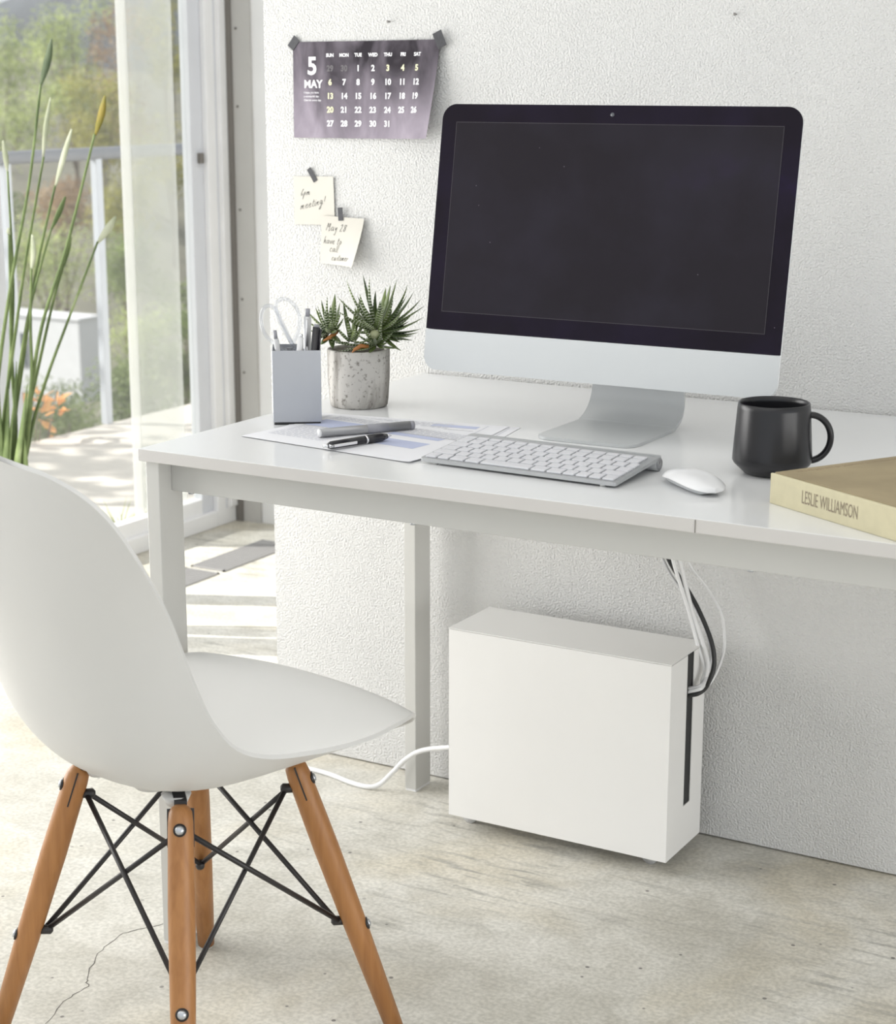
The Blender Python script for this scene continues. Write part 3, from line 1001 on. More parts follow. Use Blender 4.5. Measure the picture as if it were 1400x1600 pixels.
b_ = MB().box((0.006, -0.0085, -0.002), (0.050, -0.0060, 0.002)); b_.box((0.006, -0.0085, -0.002), (0.012, -0.003, 0.002)); b_.build('clip', M['chrome'], pn, bevel=0.0006)

# ------------------------------------------------------------------ pen cup and its contents
CR = R(34.5)
cup = thing('pencil_cup', 'square satin aluminium pencil cup on the left of the desk', 'pencil cup', (-0.108 + 0.0055, -0.472, H), CR)
cs, ch = 0.0345, 0.1065
ol = rrect(-cs, -cs, cs, cs, 0.0008, 3); il = rrect(-cs + 0.0014, -cs + 0.0014, cs - 0.0014, cs - 0.0014, 0.0012, 3); n = len(ol)
c_ = MB()
zs = [(ol, 0.004), (ol, ch), (il, ch), (il, 0.007)]
vs_ = [(x, y, z) for o_, z in zs for x, y in o_]
fs_ = [(i * n + k, i * n + (k + 1) % n, (i + 1) * n + (k + 1) % n, (i + 1) * n + k) for i in range(3) for k in range(n)]
fs_ += [tuple(range(n - 1, -1, -1)), tuple(3 * n + k for k in range(n))]
c_.add(vs_, fs_)
c_.build('body', M['alu_cup'], cup)
MB().prism(rrect(-cs + 0.0015, -cs + 0.0015, cs - 0.0015, cs - 0.0015, 0.002, 3), 0.0042).build('base', M['dark'], cup)
CX, CY = cup.location.x, cup.location.y
RV = Vector((math.cos(0.5217), math.sin(0.5217), 0))        # along the cup front, roughly
FV = Vector((math.sin(0.5217), -math.cos(0.5217), 0))       # toward the room
def cup_pt(a, f, z): return Vector((CX, CY, H)) + RV * a + FV * f + Vector((0, 0, z))

def stick(name, label, cat, p0, p1, r, m, extra=None):
    t = thing(name, label, cat, p0)
    d = p1 - p0
    dn = d.normalized()
    MB().tube([(0, 0, 0), d], r, 14).build('barrel', m, t)
    if extra: extra(t, d, dn)
    return t
def clicker(m, r, l):
    def f(t, d, dn): MB().tube([d, d + dn * l], r, 12).build('push_button', m, t)
    return f
def clicker_clip(m, r, l, mc):
    def f(t, d, dn):
        MB().tube([d, d + dn * l], r, 12).build('push_button', m, t)
        side = FV * 0.0068
        MB().tube([d * 1.0 - dn * 0.004 + side * 0.7, d - dn * 0.006 + side, d - dn * 0.042 + side], 0.0016, 8).build('clip', mc, t)
    return f
stick('ballpoint_pen', 'tall silver grey pen standing upright in the pencil cup', 'pen', cup_pt(0.012, -0.010, 0.010), cup_pt(0.0165, -0.006, 0.150), 0.0054, M['pen_silver'], clicker_clip(M['pen_grey'], 0.0034, 0.011, M['pen_silver']))
def blackpen(t, d, dn):
    side = (RV * 0.9 + FV * 0.3).normalized() * 0.0068
    MB().tube([d - dn * 0.002 + side * 0.5, d - dn * 0.004 + side, d - dn * 0.04 + side], 0.0017, 8).build('clip', M['black_plastic'], t)
    MB().tube([d, d + dn * 0.004], 0.0040, 12).build('cap_end', M['pen_grey'], t)
stick('ballpoint_pen', 'black pen leaning right in the pencil cup', 'pen', cup_pt(0.016, 0.014, 0.010), cup_pt(0.030, 0.006, 0.136), 0.0056, M['black_plastic'], blackpen)
stick('ballpoint_pen', 'short white pen leaning right in the middle of the pencil cup', 'pen', cup_pt(-0.004, 0.018, 0.010), cup_pt(0.0075, 0.010, 0.122), 0.0046, M['white_gloss'], clicker(M['chrome'], 0.0026, 0.005))
stick('ballpoint_pen', 'pale grey pen leaning left in the pencil cup in front of the scissors', 'pen', cup_pt(-0.014, 0.014, 0.010), cup_pt(-0.028, 0.010, 0.120), 0.0040, M['cable_grey'], clicker(M['pen_grey'], 0.0028, 0.012))

sc = thing('scissors', 'scissors with clear plastic loop handles standing in the pencil cup', 'scissors', cup_pt(-0.006, -0.006, 0.010))
def sp_(a, f, z): return cup_pt(a, f, z) - Vector(sc.location)
for (a0, a1, f_) in ((-0.012, 0.006, -0.008), (0.008, -0.010, -0.004)):
    bl = MB()
    w1, w2 = 0.004, 0.008
    vs_ = [sp_(a0 - .001, f_, 0.012), sp_(a0 + .001, f_, 0.012), sp_(a1 + w2 / 2, f_, 0.105), sp_(a1 - w2 / 2, f_, 0.105)]
    vs_ += [v - FV * 0.0014 for v in vs_]
    bl.add(vs_, [(0, 1, 2, 3), (7, 6, 5, 4), (0, 4, 5, 1), (1, 5, 6, 2), (2, 6, 7, 3), (3, 7, 4, 0)])
    bl.build('blade', M['chrome'], sc)
def loop(pts, f_, r):
    P_ = [sp_(a, f_, z) for a, z in pts]
    return MB().tube(catmull(P_, 6), r, 12, flat=1.6).build('handle', M['clear_plastic'], sc)
loop([(0.000, 0.100), (-0.016, 0.128), (-0.026, 0.150), (-0.0285, 0.166), (-0.022, 0.174), (-0.012, 0.1745), (-0.001, 0.165), (0.005, 0.150), (0.004, 0.132), (-0.004, 0.112), (0.000, 0.100)], -0.004, 0.0029)
loop([(-0.018, 0.100), (-0.034, 0.112), (-0.046, 0.126), (-0.0505, 0.145), (-0.047, 0.160), (-0.038, 0.165), (-0.028, 0.158), (-0.021, 0.142), (-0.012, 0.122), (-0.006, 0.104), (-0.018, 0.100)], -0.008, 0.0029)

# ------------------------------------------------------------------ potted succulent
PC = Vector((-0.0935, -0.3215, H))
ps = thing('potted_succulent', 'striped spiky succulent in a stained concrete pot on the desk', 'potted plant', PC)
prof = [(0, 0), (0.040, 0.0), (0.0432, 0.0025), (0.0446, 0.012), (0.0466, 0.045), (0.0470, 0.0855), (0.0462, 0.0868), (0.0425, 0.0868), (0.0418, 0.084), (0.0418, 0.076), (0.0, 0.076)]
MB().lathe(prof, 56).build('pot', M['pot'], ps)
MB().lathe([(0, 0.086), (0.02, 0.0855), (0.0418, 0.0830)], 32).build('soil', M['soil'], ps)
UPV = Vector((0, 0, 1))
def succ_leaf(m, base, tip, wid, bend, rr):
    """tapered fleshy leaf, triangular section; uv.x along, uv.y around (striped outer face)"""
    base = Vector(base); tip = Vector(tip)
    d = tip - base; L0 = d.length
    out = (UPV * d.length_squared - d * d.dot(UPV))
    out = out.normalized() if out.length > 1e-6 else RV
    mid = (base + tip) / 2 - out * bend * L0
    N = 9; K = 6
    vs = []; uvs = []
    side = d.cross(out).normalized()
    for i in range(N + 1):
        t = i / N
        p = base * (1 - t) ** 2 + mid * 2 * t * (1 - t) + tip * t * t
        tg = ((mid - base) * (1 - t) + (tip - mid) * t).normalized()
        nn = side.cross(tg).normalized()
        w = wid * (0.75 + 0.5 * t if t < 0.25 else 0.875 * (1 - ((t - 0.25) / 0.75) ** 1.9)) + 0.0002
        ring = [(-1, 0.10), (-0.6, -0.38), (0, -0.62), (0.6, -0.38), (1, 0.10), (0, 0.02)]
        for (a, b2) in ring:
            vs.append(p + side * a * w + nn * b2 * w)
    fs = []; fu = []
    vv = [0.0, 0.15, 0.3, 0.45, 0.6, 0.8, 1.0]
    for i in range(N):
        for k in range(K):
            fs.append((i * K + k, i * K + (k + 1) % K, (i + 1) * K + (k + 1) % K, (i + 1) * K + k))
            u0, u1 = i / N * L0 * 10, (i + 1) / N * L0 * 10
            fu.append([(u0, vv[k]), (u0, vv[k + 1]), (u1, vv[k + 1]), (u1, vv[k])])
    m.smooth = True
    m.add(vs, fs)
    m.lu = getattr(m, 'lu', []) + fu
def build_succ(m, name):
    o = m.build(name, M['zebra'], ps)
    uvl = o.data.uv_layers.new(name='UVMap')
    for p, fu in zip(o.data.polygons, m.lu):
        for li, q in zip(p.loop_indices, fu): uvl.data[li].uv = q
    return o
SC = 1 / 1085.0
def pl(px, py, f): # offset from the pot centre: px right, py up (photo pixels of that depth), f toward the room
    return RV * ((px - 560) * SC) + UPV * ((553 - py) * SC + 0.087) + FV * f
rs = random.Random(11)
# main rosette
main = MB()
cbase = (592, 524)
tips = [(542, 439, .01), (568, 435, -.01), (580, 436, .012), (623, 441, .0), (641, 447, .02), (649, 465, -.02), (663, 470, .015), (668, 480, .03),
        (666, 502, .0), (663, 518, .02), (651, 527, .035), (649, 537, .02), (631, 550, .045), (604, 458, -.03), (564, 460, .03), (559, 472, -.02),
        (527, 467, .012), (526, 486, .03), (545, 518, .045), (612, 452, -.02), (598, 470, .05), (632, 487, .055), (572, 500, .055), (646, 508, .045), (556, 497, .05), (618, 466, .03)]
extra = []
for (x, y, f) in tips:
    q = rs.uniform(0.50, 0.80)
    extra.append((cbase[0] + (x - cbase[0]) * q + rs.uniform(-9, 9), cbase[1] + (y - cbase[1]) * q + rs.uniform(-6, 6), f * q + rs.uniform(-0.012, 0.02)))
for (x, y, f) in tips + extra:
    a = math.atan2(cbase[1] - y, x - cbase[0])
    bx = cbase[0] + 7 * math.cos(a); by = cbase[1] - 6 * math.sin(a)
    succ_leaf(main, pl(bx, by, f * 0.25 + 0.006), pl(x, y, f), rs.uniform(0.0054, 0.0070), rs.uniform(0.02, 0.14), rs)
build_succ(main, 'rosette')
left = MB()
cbase = (516, 527)
for (x, y, f) in [(474, 488, .0), (480, 504, .02), (491, 488, -.01), (496, 480, .015), (501, 473, .0), (512, 466, .01), (522, 466, -.02), (526, 475, .02), (481, 517, .03),
                  (502, 540, .04), (487, 530, .03), (489, 512, .025), (505, 495, -.01), (517, 480, .02), (531, 478, .0), (538, 500, .02), (512, 512, .045), (528, 515, .05), (495, 520, .04), (535, 535, .05), (522, 545, .05), (508, 484, .035), (534, 490, .03), (497, 503, .04), (520, 500, .045)]:
    a = math.atan2(cbase[1] - y, x - cbase[0])
    succ_leaf(left, pl(cbase[0] + 5 * math.cos(a), cbase[1] - 4 * math.sin(a), f * 0.25 + 0.012), pl(x, y, f + 0.006), rs.uniform(0.0046, 0.0060), rs.uniform(0.02, 0.12), rs)
build_succ(left, 'rosette')
midr = MB()
cbase = (550, 540)
for (x, y, f) in [(541, 488, .01), (556, 486, .0), (520, 500, .03), (575, 500, .0), (530, 515, .04), (566, 518, .045), (545, 505, .035), (585, 530, .05), (518, 530, .05), (558, 510, .05), (535, 478, -.02), (562, 476, -.025)]:
    a = math.atan2(cbase[1] - y, x - cbase[0])
    succ_leaf(midr, pl(cbase[0] + 6 * math.cos(a), cbase[1] - 3 * math.sin(a), f * 0.3 + 0.012), pl(x, y, f), rs.uniform(0.0036, 0.0052), rs.uniform(0.02, 0.12), rs)
build_succ(midr, 'rosette')
low = MB()
cbase = (590, 544)
for (x, y, f) in [(530, 550, .046), (548, 530, .05), (556, 520, .045), (570, 512, .05), (604, 545, .055), (618, 520, .045), (600, 500, .04), (580, 552, .056), (516, 535, .045), (600, 520, .05), (575, 528, .05), (560, 548, .055), (610, 535, .05), (626, 545, .05), (540, 545, .052), (588, 528, .056)]:
    a = math.atan2(cbase[1] - y, x - cbase[0])
    succ_leaf(low, pl(cbase[0] + 4 * math.cos(a), cbase[1] - 2 * math.sin(a), 0.022), pl(x, y, f), rs.uniform(0.0042, 0.0056), 0.05, rs)
build_succ(low, 'rosette')
bud = MB()
c0 = pl(588, 526, 0.034)
bud.tube([c0 + Vector(FV) * -0.012, c0 + FV * -0.006, c0, c0 + FV * 0.004, c0 + FV * 0.006], [0.004, 0.0068, 0.0075, 0.0058, 0.002], 14)
bud.build('bud', M['bud'], ps)
dl_ = MB()
dl_.tube([pl(552, 553, 0.047), pl(556, 548, 0.046), pl(566, 543, 0.042), pl(578, 545, 0.036)], [0.0006, 0.0024, 0.0034, 0.003], 8, flat=0.5)
dl_.tube([pl(505, 536, 0.035), pl(518, 530, 0.03), pl(527, 522, 0.02)], [0.001, 0.004, 0.0035], 8, flat=0.5)
dl_.build('dry_leaf', M['leaf_dry'], ps)

# ------------------------------------------------------------------ wall calendar
cal = thing('wall_calendar', 'grey violet May wall calendar sheet taped above the desk', 'calendar', (-0.423, -0.001, 1.2605))
CW, CHH = 0.289, 0.157
def cal_pt(u, v):
    """u 0..1 across, v 0..1 down; the lower right corner curls off the wall"""
    x = u * CW; z = -v * CHH + 0.0015 * u
    c2 = max(0.0, (u - 0.55) / 0.45) ** 2 * (0.10 + 0.90 * v ** 1.2)
    lift = 0.0012 + 0.034 * c2 + 0.0035 * math.sin(PI * u) * v + 0.002 * max(0, 0.15 - u) / 0.15 * v
    x -= 0.010 * c2
    return Vector((x, -lift, z + 0.002 * c2))
pg = MB(); pg.smooth = True
pg.grid(lambda u, v: cal_pt(u, v), 40, 24)
vs0 = len(pg.v)
pg.grid(lambda u, v: cal_pt(1 - u, v) + Vector((0, 0.0003, 0)), 40, 24)
pg.build('page', M['calendar'], cal)
TX = MB()
def put(body, u, v, size, mi, bold=0.0, align='CENTER', slant=0.0):
    vs, fs = text_geo(body, size, bold, align)
    TX.cur = mi
    out = []
    for (x, y) in vs:
        p = cal_pt(u + (x) / CW, v - y / CHH)
        out.append(p + Vector((0, -0.0005, 0)))
    TX.add(out, fs)
def cu(px): return (px - 459.5) / (690.0 - 459.5) * 1.0
us = [0.258, 0.355, 0.451, 0.551, 0.652, 0.755, 0.853]
for d, u in zip(['SUN', 'MON', 'TUE', 'WED', 'THU', 'FRI', 'SAT'], us):
    put(d, u, 0.158, 0.0078, 0, 0.00035)
grid_rows = [['29', '30', '1', '2', '3', '4', '5'], ['6', '7', '8', '9', '10', '11', '12'], ['13', '14', '15', '16', '17', '18', '19'],
             ['20', '21', '22', '23', '24', '25', '26'], ['27', '28', '29', '30', '31']]
for r_, row in enumerate(grid_rows):
    for c2, d in enumerate(row):
        mi = 0
        if r_ == 0 and c2 < 2: mi = 2
        elif c2 == 0 and r_ in (1, 2, 3) or (r_ == 0 and c2 >= 4): mi = 1
        put(d, us[c2], 0.305 + r_ * 0.1425, 0.0133, mi, 0.00055)
put('5', 0.134, 0.335, 0.0400, 0, 0.0011)
put('MAY', 0.140, 0.475, 0.0178, 0, 0.0006)
for i, s in enumerate(['I hope you have', 'a wonderful day.', 'Cherish every day.']):
    put(s, 0.074, 0.535 + i * 0.040, 0.0047, 0, 0.00008, 'LEFT')
TX.build('printed_dates', [M['print_white'], M['print_yellow'], M['print_dim']], cal)

def tape(root, c, w, h, ang, y=-0.0020, name='tape', org=(0, 0, 0)):
    t = MB()
    ca, sa = math.cos(ang), math.sin(ang)
    mt = Matrix.Translation((c[0] - org[0], y, c[1] - org[2])) @ Matrix.Rotation(-ang, 4, 'Y')
    t.box((-w / 2, -0.0004, -h / 2), (w / 2, 0.0004, h / 2), mt)
    return t.build(name, M['tape'], root)
corg = (-0.423, 0, 1.2605)
tape(cal, (-0.421, 1.2590), 0.014, 0.021, R(-40), org=corg)
tape(cal, (-0.1345, 1.2620), 0.017, 0.026, R(24), y=-0.0075, org=corg)

# ------------------------------------------------------------------ notes with handwriting
GL = {  # tiny single-line script, unit x-height 1, each: list of strokes, advance
 'a': ([[(.7, .9), (.2, .9), (0, .4), (.3, 0), (.7, .7), (.7, .9), (.75, .1), (.95, .1)]], 1.0),
 'c': ([[(.7, .8), (.4, 1), (.05, .5), (.35, 0), (.75, .2)]], .85),
 'e': ([[(.05, .45), (.6, .6), (.45, 1), (.1, .7), (.1, .2), (.4, 0), (.8, .2)]], .85),
 'g': ([[(.7, .9), (.25, 1), (.05, .5), (.35, .1), (.7, .8), (.5, -1.0), (.1, -.9), (.9, .2)]], .95),
 'h': ([[(.2, 2), (.05, 0), (.25, .8), (.55, .9), (.55, .1), (.8, .1)]], .85),
 'i': ([[(.1, .9), (.05, .1), (.3, .1)], [(.2, 1.4), (.22, 1.5)]], .4),
 'l': ([[(.25, 2), (.05, .2), (.35, .05)]], .42),
 'm': ([[(0, 0), (.1, .9), (.15, .6), (.4, .95), (.42, .1), (.5, .6), (.75, .95), (.8, .1), (1.0, .1)]], 1.1),
 'n': ([[(0, 0), (.1, .9), (.15, .5), (.45, .95), (.5, .1), (.75, .1)]], .8),
 'o': ([[(.4, 1), (.05, .5), (.35, 0), (.7, .5), (.4, 1)]], .8),
 'p': ([[(.15, .9), (-.1, -1), (.05, .3), (.4, .95), (.65, .5), (.1, .1)]], .8),
 'r': ([[(.05, 0), (.12, .9), (.2, .6), (.55, .9)]], .6),
 's': ([[(.6, .9), (.2, .8), (.5, .4), (.05, .05)]], .65),
 't': ([[(.3, 1.7), (.15, .1), (.45, .1)], [(0, 1.1), (.65, 1.2)]], .6),
 'u': ([[(.1, .9), (.05, .2), (.35, 0), (.6, .9), (.6, .1), (.8, .1)]], .85),
 'v': ([[(0, .9), (.3, 0), (.65, 1)]], .7),
 'y': ([[(.05, .9), (.2, .2), (.55, .9), (.3, -1), (0, -.8)]], .75),
 'M': ([[(0, 0), (.25, 1.9), (.5, .8), (.95, 1.9), (.9, 0), (1.1, .1)]], 1.2),
 '6': ([[(.6, 1.8), (.1, .7), (.3, 0), (.6, .5), (.15, .6)]], .8),
 '2': ([[(.05, 1.4), (.4, 1.8), (.5, 1.2), (0, 0), (.7, .1)]], .85),
 '8': ([[(.6, 1.6), (.2, 1.7), (.2, 1.1), (.6, .6), (.3, 0), (.1, .5), (.7, 1.4), (.6, 1.7)]], .85),
 '!': ([[(.35, 1.8), (.2, .5)], [(.15, .1), (.17, .0)]], .4), ' ': ([], .6)}
def handwrite(text, x, z, size, rise, surf, m):
    for ch in text:
        st_, adv = GL[ch]
        for s in st_:
            q = [surf(x + (a + 0.22 * b2) * size, z + b2 * size + (a * size) * rise) for a, b2 in s]
            q = [p + Vector((0, -0.0004, 0)) for p in q]
            m.tube(catmull(q, 3) if len(q) > 2 else q, 0.00028, 4)
        x += adv * size * 1.22
        z += adv * size * 1.22 * rise
def note(label, loc, w, h, rz, curl, lines, tp):
    t = thing('sticky_note', label, 'note', loc)
    def surf(x, z):
        u = x / w; v = -z / h
        c2 = curl(u, v)
        ca, sa = math.cos(rz), math.sin(rz)
        xx = x - 0.3 * c2
        return Vector((xx * ca - z * sa, -0.0012 - c2, xx * sa + z * ca))
    p = MB(); p.smooth = True
    p.grid(lambda u, v: surf(u * w, -v * h), 16, 16)
    p.grid(lambda u, v: surf((1 - u) * w, -v * h) + Vector((0, .0002, 0)), 16, 16)
    p.build('page', M['note'], t)
    hw_ = MB()
    for (s, x, z, size, rise) in lines: handwrite(s, x, z, size, rise, surf, hw_)
    hw_.build('handwriting', M['pencil'], t)
    tape(t, tp[0], tp[1], tp[2], tp[3], y=-0.0024)
    return t
note('cream note reading 6pm meeting, the upper one taped to the wall', (-0.4275, -0.0005, 1.0385), 0.083, 0.081, R(1.2),
     lambda u, v: 0.0035 * max(0, u - .3) ** 2 * (1 - v) + 0.0012 * v * v,
     [('6pm', 0.014, -0.033, 0.0062, 0.12), ('meeting!', 0.013, -0.056, 0.0070, 0.22)], ((0.0395, 0.0035), 0.0085, 0.025, R(33)))
note('cream note about a May 28 customer call, the lower one taped to the wall', (-0.3675, -0.0045, 0.9745), 0.085, 0.080, R(-1.5),
     lambda u, v: 0.0225 * (0.35 * u + 0.65 * u * u) * v ** 1.3 + 0.003 * v,
     [('May 28', 0.010, -0.024, 0.0066, 0.0), ('have to', 0.006, -0.046, 0.0060, 0.0), ('call', 0.020, -0.059, 0.0062, 0.0), ('customer', 0.026, -0.0735, 0.0055, 0.05)], ((0.0385, 0.0040), 0.0095, 0.022, R(4)))

for lb, x, z in (('small nail sticking out of the wall above the calendar', -0.233, 1.291), ('small nail sticking out of the wall above the computer', 0.364, 1.293)):
    n_ = MB()
    n_.tube([(x, 0.004, z), (x, -0.006, z)], 0.0012, 8)
    n_.tube([(x, -0.006, z), (x, -0.0072, z)], 0.0022, 10)
    tag(n_.build('nail', M['nail']), lb, 'nail')

# ------------------------------------------------------------------ cable box on casters
bx = thing('cable_box', 'white steel box on small casters hiding cables under the desk', 'storage box', (-0.0143, -0.186, 0))
BWX, BDY, Z0, Z1 = 0.385, 0.1363, 0.026, 0.3435
tk = 0.0012
bd = MB()
bd.box((0, 0, Z0), (BWX, tk, Z1))                   # front
bd.box((0, BDY - tk, Z0), (BWX, BDY, Z1))           # back
bd.box((0, tk, Z0), (tk, BDY - tk, Z1))             # left side
bd.box((tk, tk, Z0), (BWX - tk, BDY - tk, Z0 + tk)) # bottom
SY0, SY1, SZ = 0.0640, 0.0900, 0.0965
bd.box((BWX - tk, tk, Z0), (BWX, SY0, Z1 - 0.0005))
bd.box((BWX - tk, SY1, Z0), (BWX, BDY - tk, Z1 - 0.0005))
bd.box((BWX - tk, SY0, Z0), (BWX, SY1, SZ))
bd.build('body', M['box'], bx)
MB().box((-0.0004, -0.0006, Z1 + 0.0006), (BWX + 0.0004, BDY, Z1 + 0.0022)).build('lid', M['box'], bx, bevel=0.0004)
MB().box((BWX - 0.0032, SY0 - 0.004, Z0 + 0.01), (BWX - 0.0022, SY1 + 0.004, Z1 - 0.002)).build('slot_shade', M['dark'], bx)  # dark sheet behind the slot, standing for the shade inside
for x in (0.018, BWX - 0.043):
    for y in (0.043, BDY - 0.030):
        k_ = MB()
        k_.tube([(x, y - 0.006, 0.0125), (x, y + 0.006, 0.0125)], 0.0125, 18)
        k_.box((x - 0.008, y - 0.008, 0.020), (x + 0.008, y + 0.008, 0.0265))
        k_.build('caster', M['clear_wheel'], bx)

# cables: from under the desk down into the slot
def cable(label, pts, r, m):
    c2 = MB().tube(catmull(pts, 10), r, 10)
    return tag(c2.build('cable', m), label, 'cable', None)
ex = (0.345, -0.1125)
def slot_in(z, dy=0.0): return [(0.385, -0.105 + dy, z + 0.004), (0.3715, -0.109 + dy, z - 0.001), (0.366, -0.110 + dy, z - 0.003)]
cable('thin light grey cable bulging farthest left from under the desk', [(0.255, -0.075, 0.66), (0.262, -0.07, 0.60), (0.280, -0.065, 0.52), (0.302, -0.060, 0.465), (0.322, -0.058, 0.435), (0.347, -0.056, 0.408), (0.375, -0.060, 0.365), (0.388, -0.070, 0.328), (0.388, -0.086, 0.302)] + slot_in(0.2885), 0.0022, M['cable_grey'])
cable('black cable among the white cables entering the box', [(0.262, -0.068, 0.66), (0.275, -0.066, 0.58), (0.295, -0.064, 0.51), (0.312, -0.062, 0.468), (0.338, -0.060, 0.432), (0.362, -0.062, 0.398), (0.386, -0.066, 0.352), (0.394, -0.072, 0.318), (0.391, -0.088, 0.290)] + slot_in(0.2765, -0.001), 0.0036, M['cable_black'])
cable('white cable crossing over the black cable', [(0.290, -0.082, 0.66), (0.305, -0.078, 0.58), (0.322, -0.074, 0.51), (0.334, -0.071, 0.465), (0.344, -0.070, 0.430), (0.354, -0.070, 0.398), (0.374, -0.072, 0.352), (0.386, -0.078, 0.318), (0.386, -0.092, 0.293)] + slot_in(0.2825, 0.001), 0.0036, M['cable_white'])
cable('white cable hanging straightest down beside the box corner', [(0.275, -0.086, 0.66), (0.297, -0.084, 0.58), (0.315, -0.080, 0.51), (0.326, -0.077, 0.466), (0.340, -0.074, 0.425), (0.354, -0.073, 0.385), (0.366, -0.074, 0.348), (0.381, -0.078, 0.312), (0.383, -0.091, 0.296)] + slot_in(0.2855, 0.003), 0.0029, M['cable_white'])
cable('thin white cable arching farthest right toward the wall', [(0.285, -0.068, 0.655), (0.300, -0.064, 0.58), (0.320, -0.056, 0.51), (0.340, -0.046, 0.462), (0.364, -0.038, 0.430), (0.387, -0.036, 0.395), (0.397, -0.040, 0.360), (0.400, -0.052, 0.328), (0.395, -0.080, 0.295)] + slot_in(0.2800, 0.004), 0.0023, M['cable_white'])
c2 = MB().tube(catmull([(-0.55, -0.12, 0.0046), (-0.46, -0.10, 0.0046), (-0.365, -0.088, 0.0046), (-0.308, -0.092, 0.0046), (-0.260, -0.105, 0.0046), (-0.222, -0.108, 0.0050), (-0.200, -0.102, 0.012), (-0.178, -0.095, 0.036), (-0.155, -0.090, 0.062), (-0.122, -0.092, 0.085), (-0.070, -0.097, 0.102), (-0.020, -0.098, 0.112)], 10), 0.0043, 12)
tag(c2.build('power_cord', M['cable_white']), 'white power cord running across the floor from the box left side', 'cord')

# ------------------------------------------------------------------ chair
chair = thing('shell_chair', 'white moulded shell chair on splayed wooden dowel legs with black wire bracing', 'chair', (0.0387, -0.9295, 0), -0.1887)
T = [  # s forward, z centre, half width, edge ds, edge dz
 (0.236, 0.388, 0.136, -0.004, 0.000), (0.2455, 0.405, 0.162, -0.010, -0.003), (0.2435, 0.421, 0.178, -0.017, -0.005), (0.226, 0.433, 0.191, -0.018, -0.005), (0.180, 0.429, 0.205, -0.0110, 0.0042),
 (0.112, 0.407, 0.214, -0.0021, 0.0269), (0.052, 0.390, 0.2187, -0.0009, 0.0491), (-0.008, 0.381, 0.220, 0.0003, 0.0669), (-0.068, 0.3805, 0.2173, 0.0014, 0.0791),
 (-0.118, 0.394, 0.2103, 0.0101, 0.0851), (-0.154, 0.420, 0.2027, 0.0196, 0.0946), (-0.178, 0.460, 0.1967, 0.0263, 0.0985), (-0.196, 0.515, 0.1931, 0.0298, 0.0869),
 (-0.214, 0.580, 0.1929, 0.0299, 0.0658), (-0.232, 0.642, 0.1936, 0.0262, 0.0448), (-0.248, 0.702, 0.1903, 0.0205, 0.0240), (-0.261, 0.750, 0.1778, 0.0148, 0.0113),
 (-0.269, 0.782, 0.1522, 0.0087, 0.0034), (-0.274, 0.803, 0.1082, 0.0039, -0.0015), (-0.2765, 0.8115, 0.062, 0.0005, -0.0030), (-0.277, 0.8145, 0.020, 0.0, -0.001)]
def row_interp():
    pts = [Vector((a[0], a[1], a[2])) for a in T]; e = [Vector((a[3], a[4], 0)) for a in T]
    return list(zip(catmull(pts, 4), catmull(e, 4)))
RI = row_interp()
NV = 28
def shell_pt(i, v):
    p, e = RI[i]
    k = abs(v) ** 2.4
    return Vector((v * p.z, p.x + e.x * k, p.y + e.y * k))
nr_ = len(RI)
grid_p = [[shell_pt(i, 2 * j / NV - 1) for j in range(NV + 1)] for i in range(nr_)]
def normal_at(i, j):
    a = grid_p[min(i + 1, nr_ - 1)][j] - grid_p[max(i - 1, 0)][j]
    b2 = grid_p[i][min(j + 1, NV)] - grid_p[i][max(j - 1, 0)]
    nn = b2.cross(a)
    return nn.normalized() if nn.length > 1e-9 else Vector((0, 0, -1))
TK = 0.0055
NRM = [[normal_at(i, j) for j in range(NV + 1)] for i in range(nr_)]
for _ in range(4):
    NRM = [[(NRM[i][j] * 2 + NRM[max(i - 1, 0)][j] + NRM[min(i + 1, nr_ - 1)][j] + NRM[i][max(j - 1, 0)] + NRM[i][min(j + 1, NV)]).normalized()
            for j in range(NV + 1)] for i in range(nr_)]
vs_ = []
for i in range(nr_):
    for j in range(NV + 1): vs_.append(grid_p[i][j])
off = len(vs_)
sgn = 1 if normal_at(nr_ // 3, NV // 2).z > 0 else -1
for i in range(nr_):
    for j in range(NV + 1): vs_.append(grid_p[i][j] - NRM[i][j] * sgn * TK)
fs_ = []
W1 = NV + 1
for i in range(nr_ - 1):
    for j in range(NV):
        q = (i * W1 + j, i * W1 + j + 1, (i + 1) * W1 + j + 1, (i + 1) * W1 + j)
        fs_.append(q); fs_.append(tuple(off + k for k in reversed(q)))
ring = [j for j in range(W1)] + [i * W1 + NV for i in range(1, nr_)] + [(nr_ - 1) * W1 + j for j in range(NV - 1, -1, -1)] + [i * W1 for i in range(nr_ - 2, 0, -1)]
for a, c_ in zip(ring, ring[1:] + ring[:1]): fs_.append((a, off + a, off + c_, c_))
sh = MB(); sh.smooth = True
sh.add(vs_, fs_)
o = sh.build('seat_shell', M['shell'], chair)
bm_ = bmesh.new(); bm_.from_mesh(o.data)
bmesh.ops.recalc_face_normals(bm_, faces=bm_.faces)
bm_.to_mesh(o.data); bm_.free()
for p in o.data.polygons: p.use_smooth = True
o.data.set_sharp_from_angle(angle=R(55))
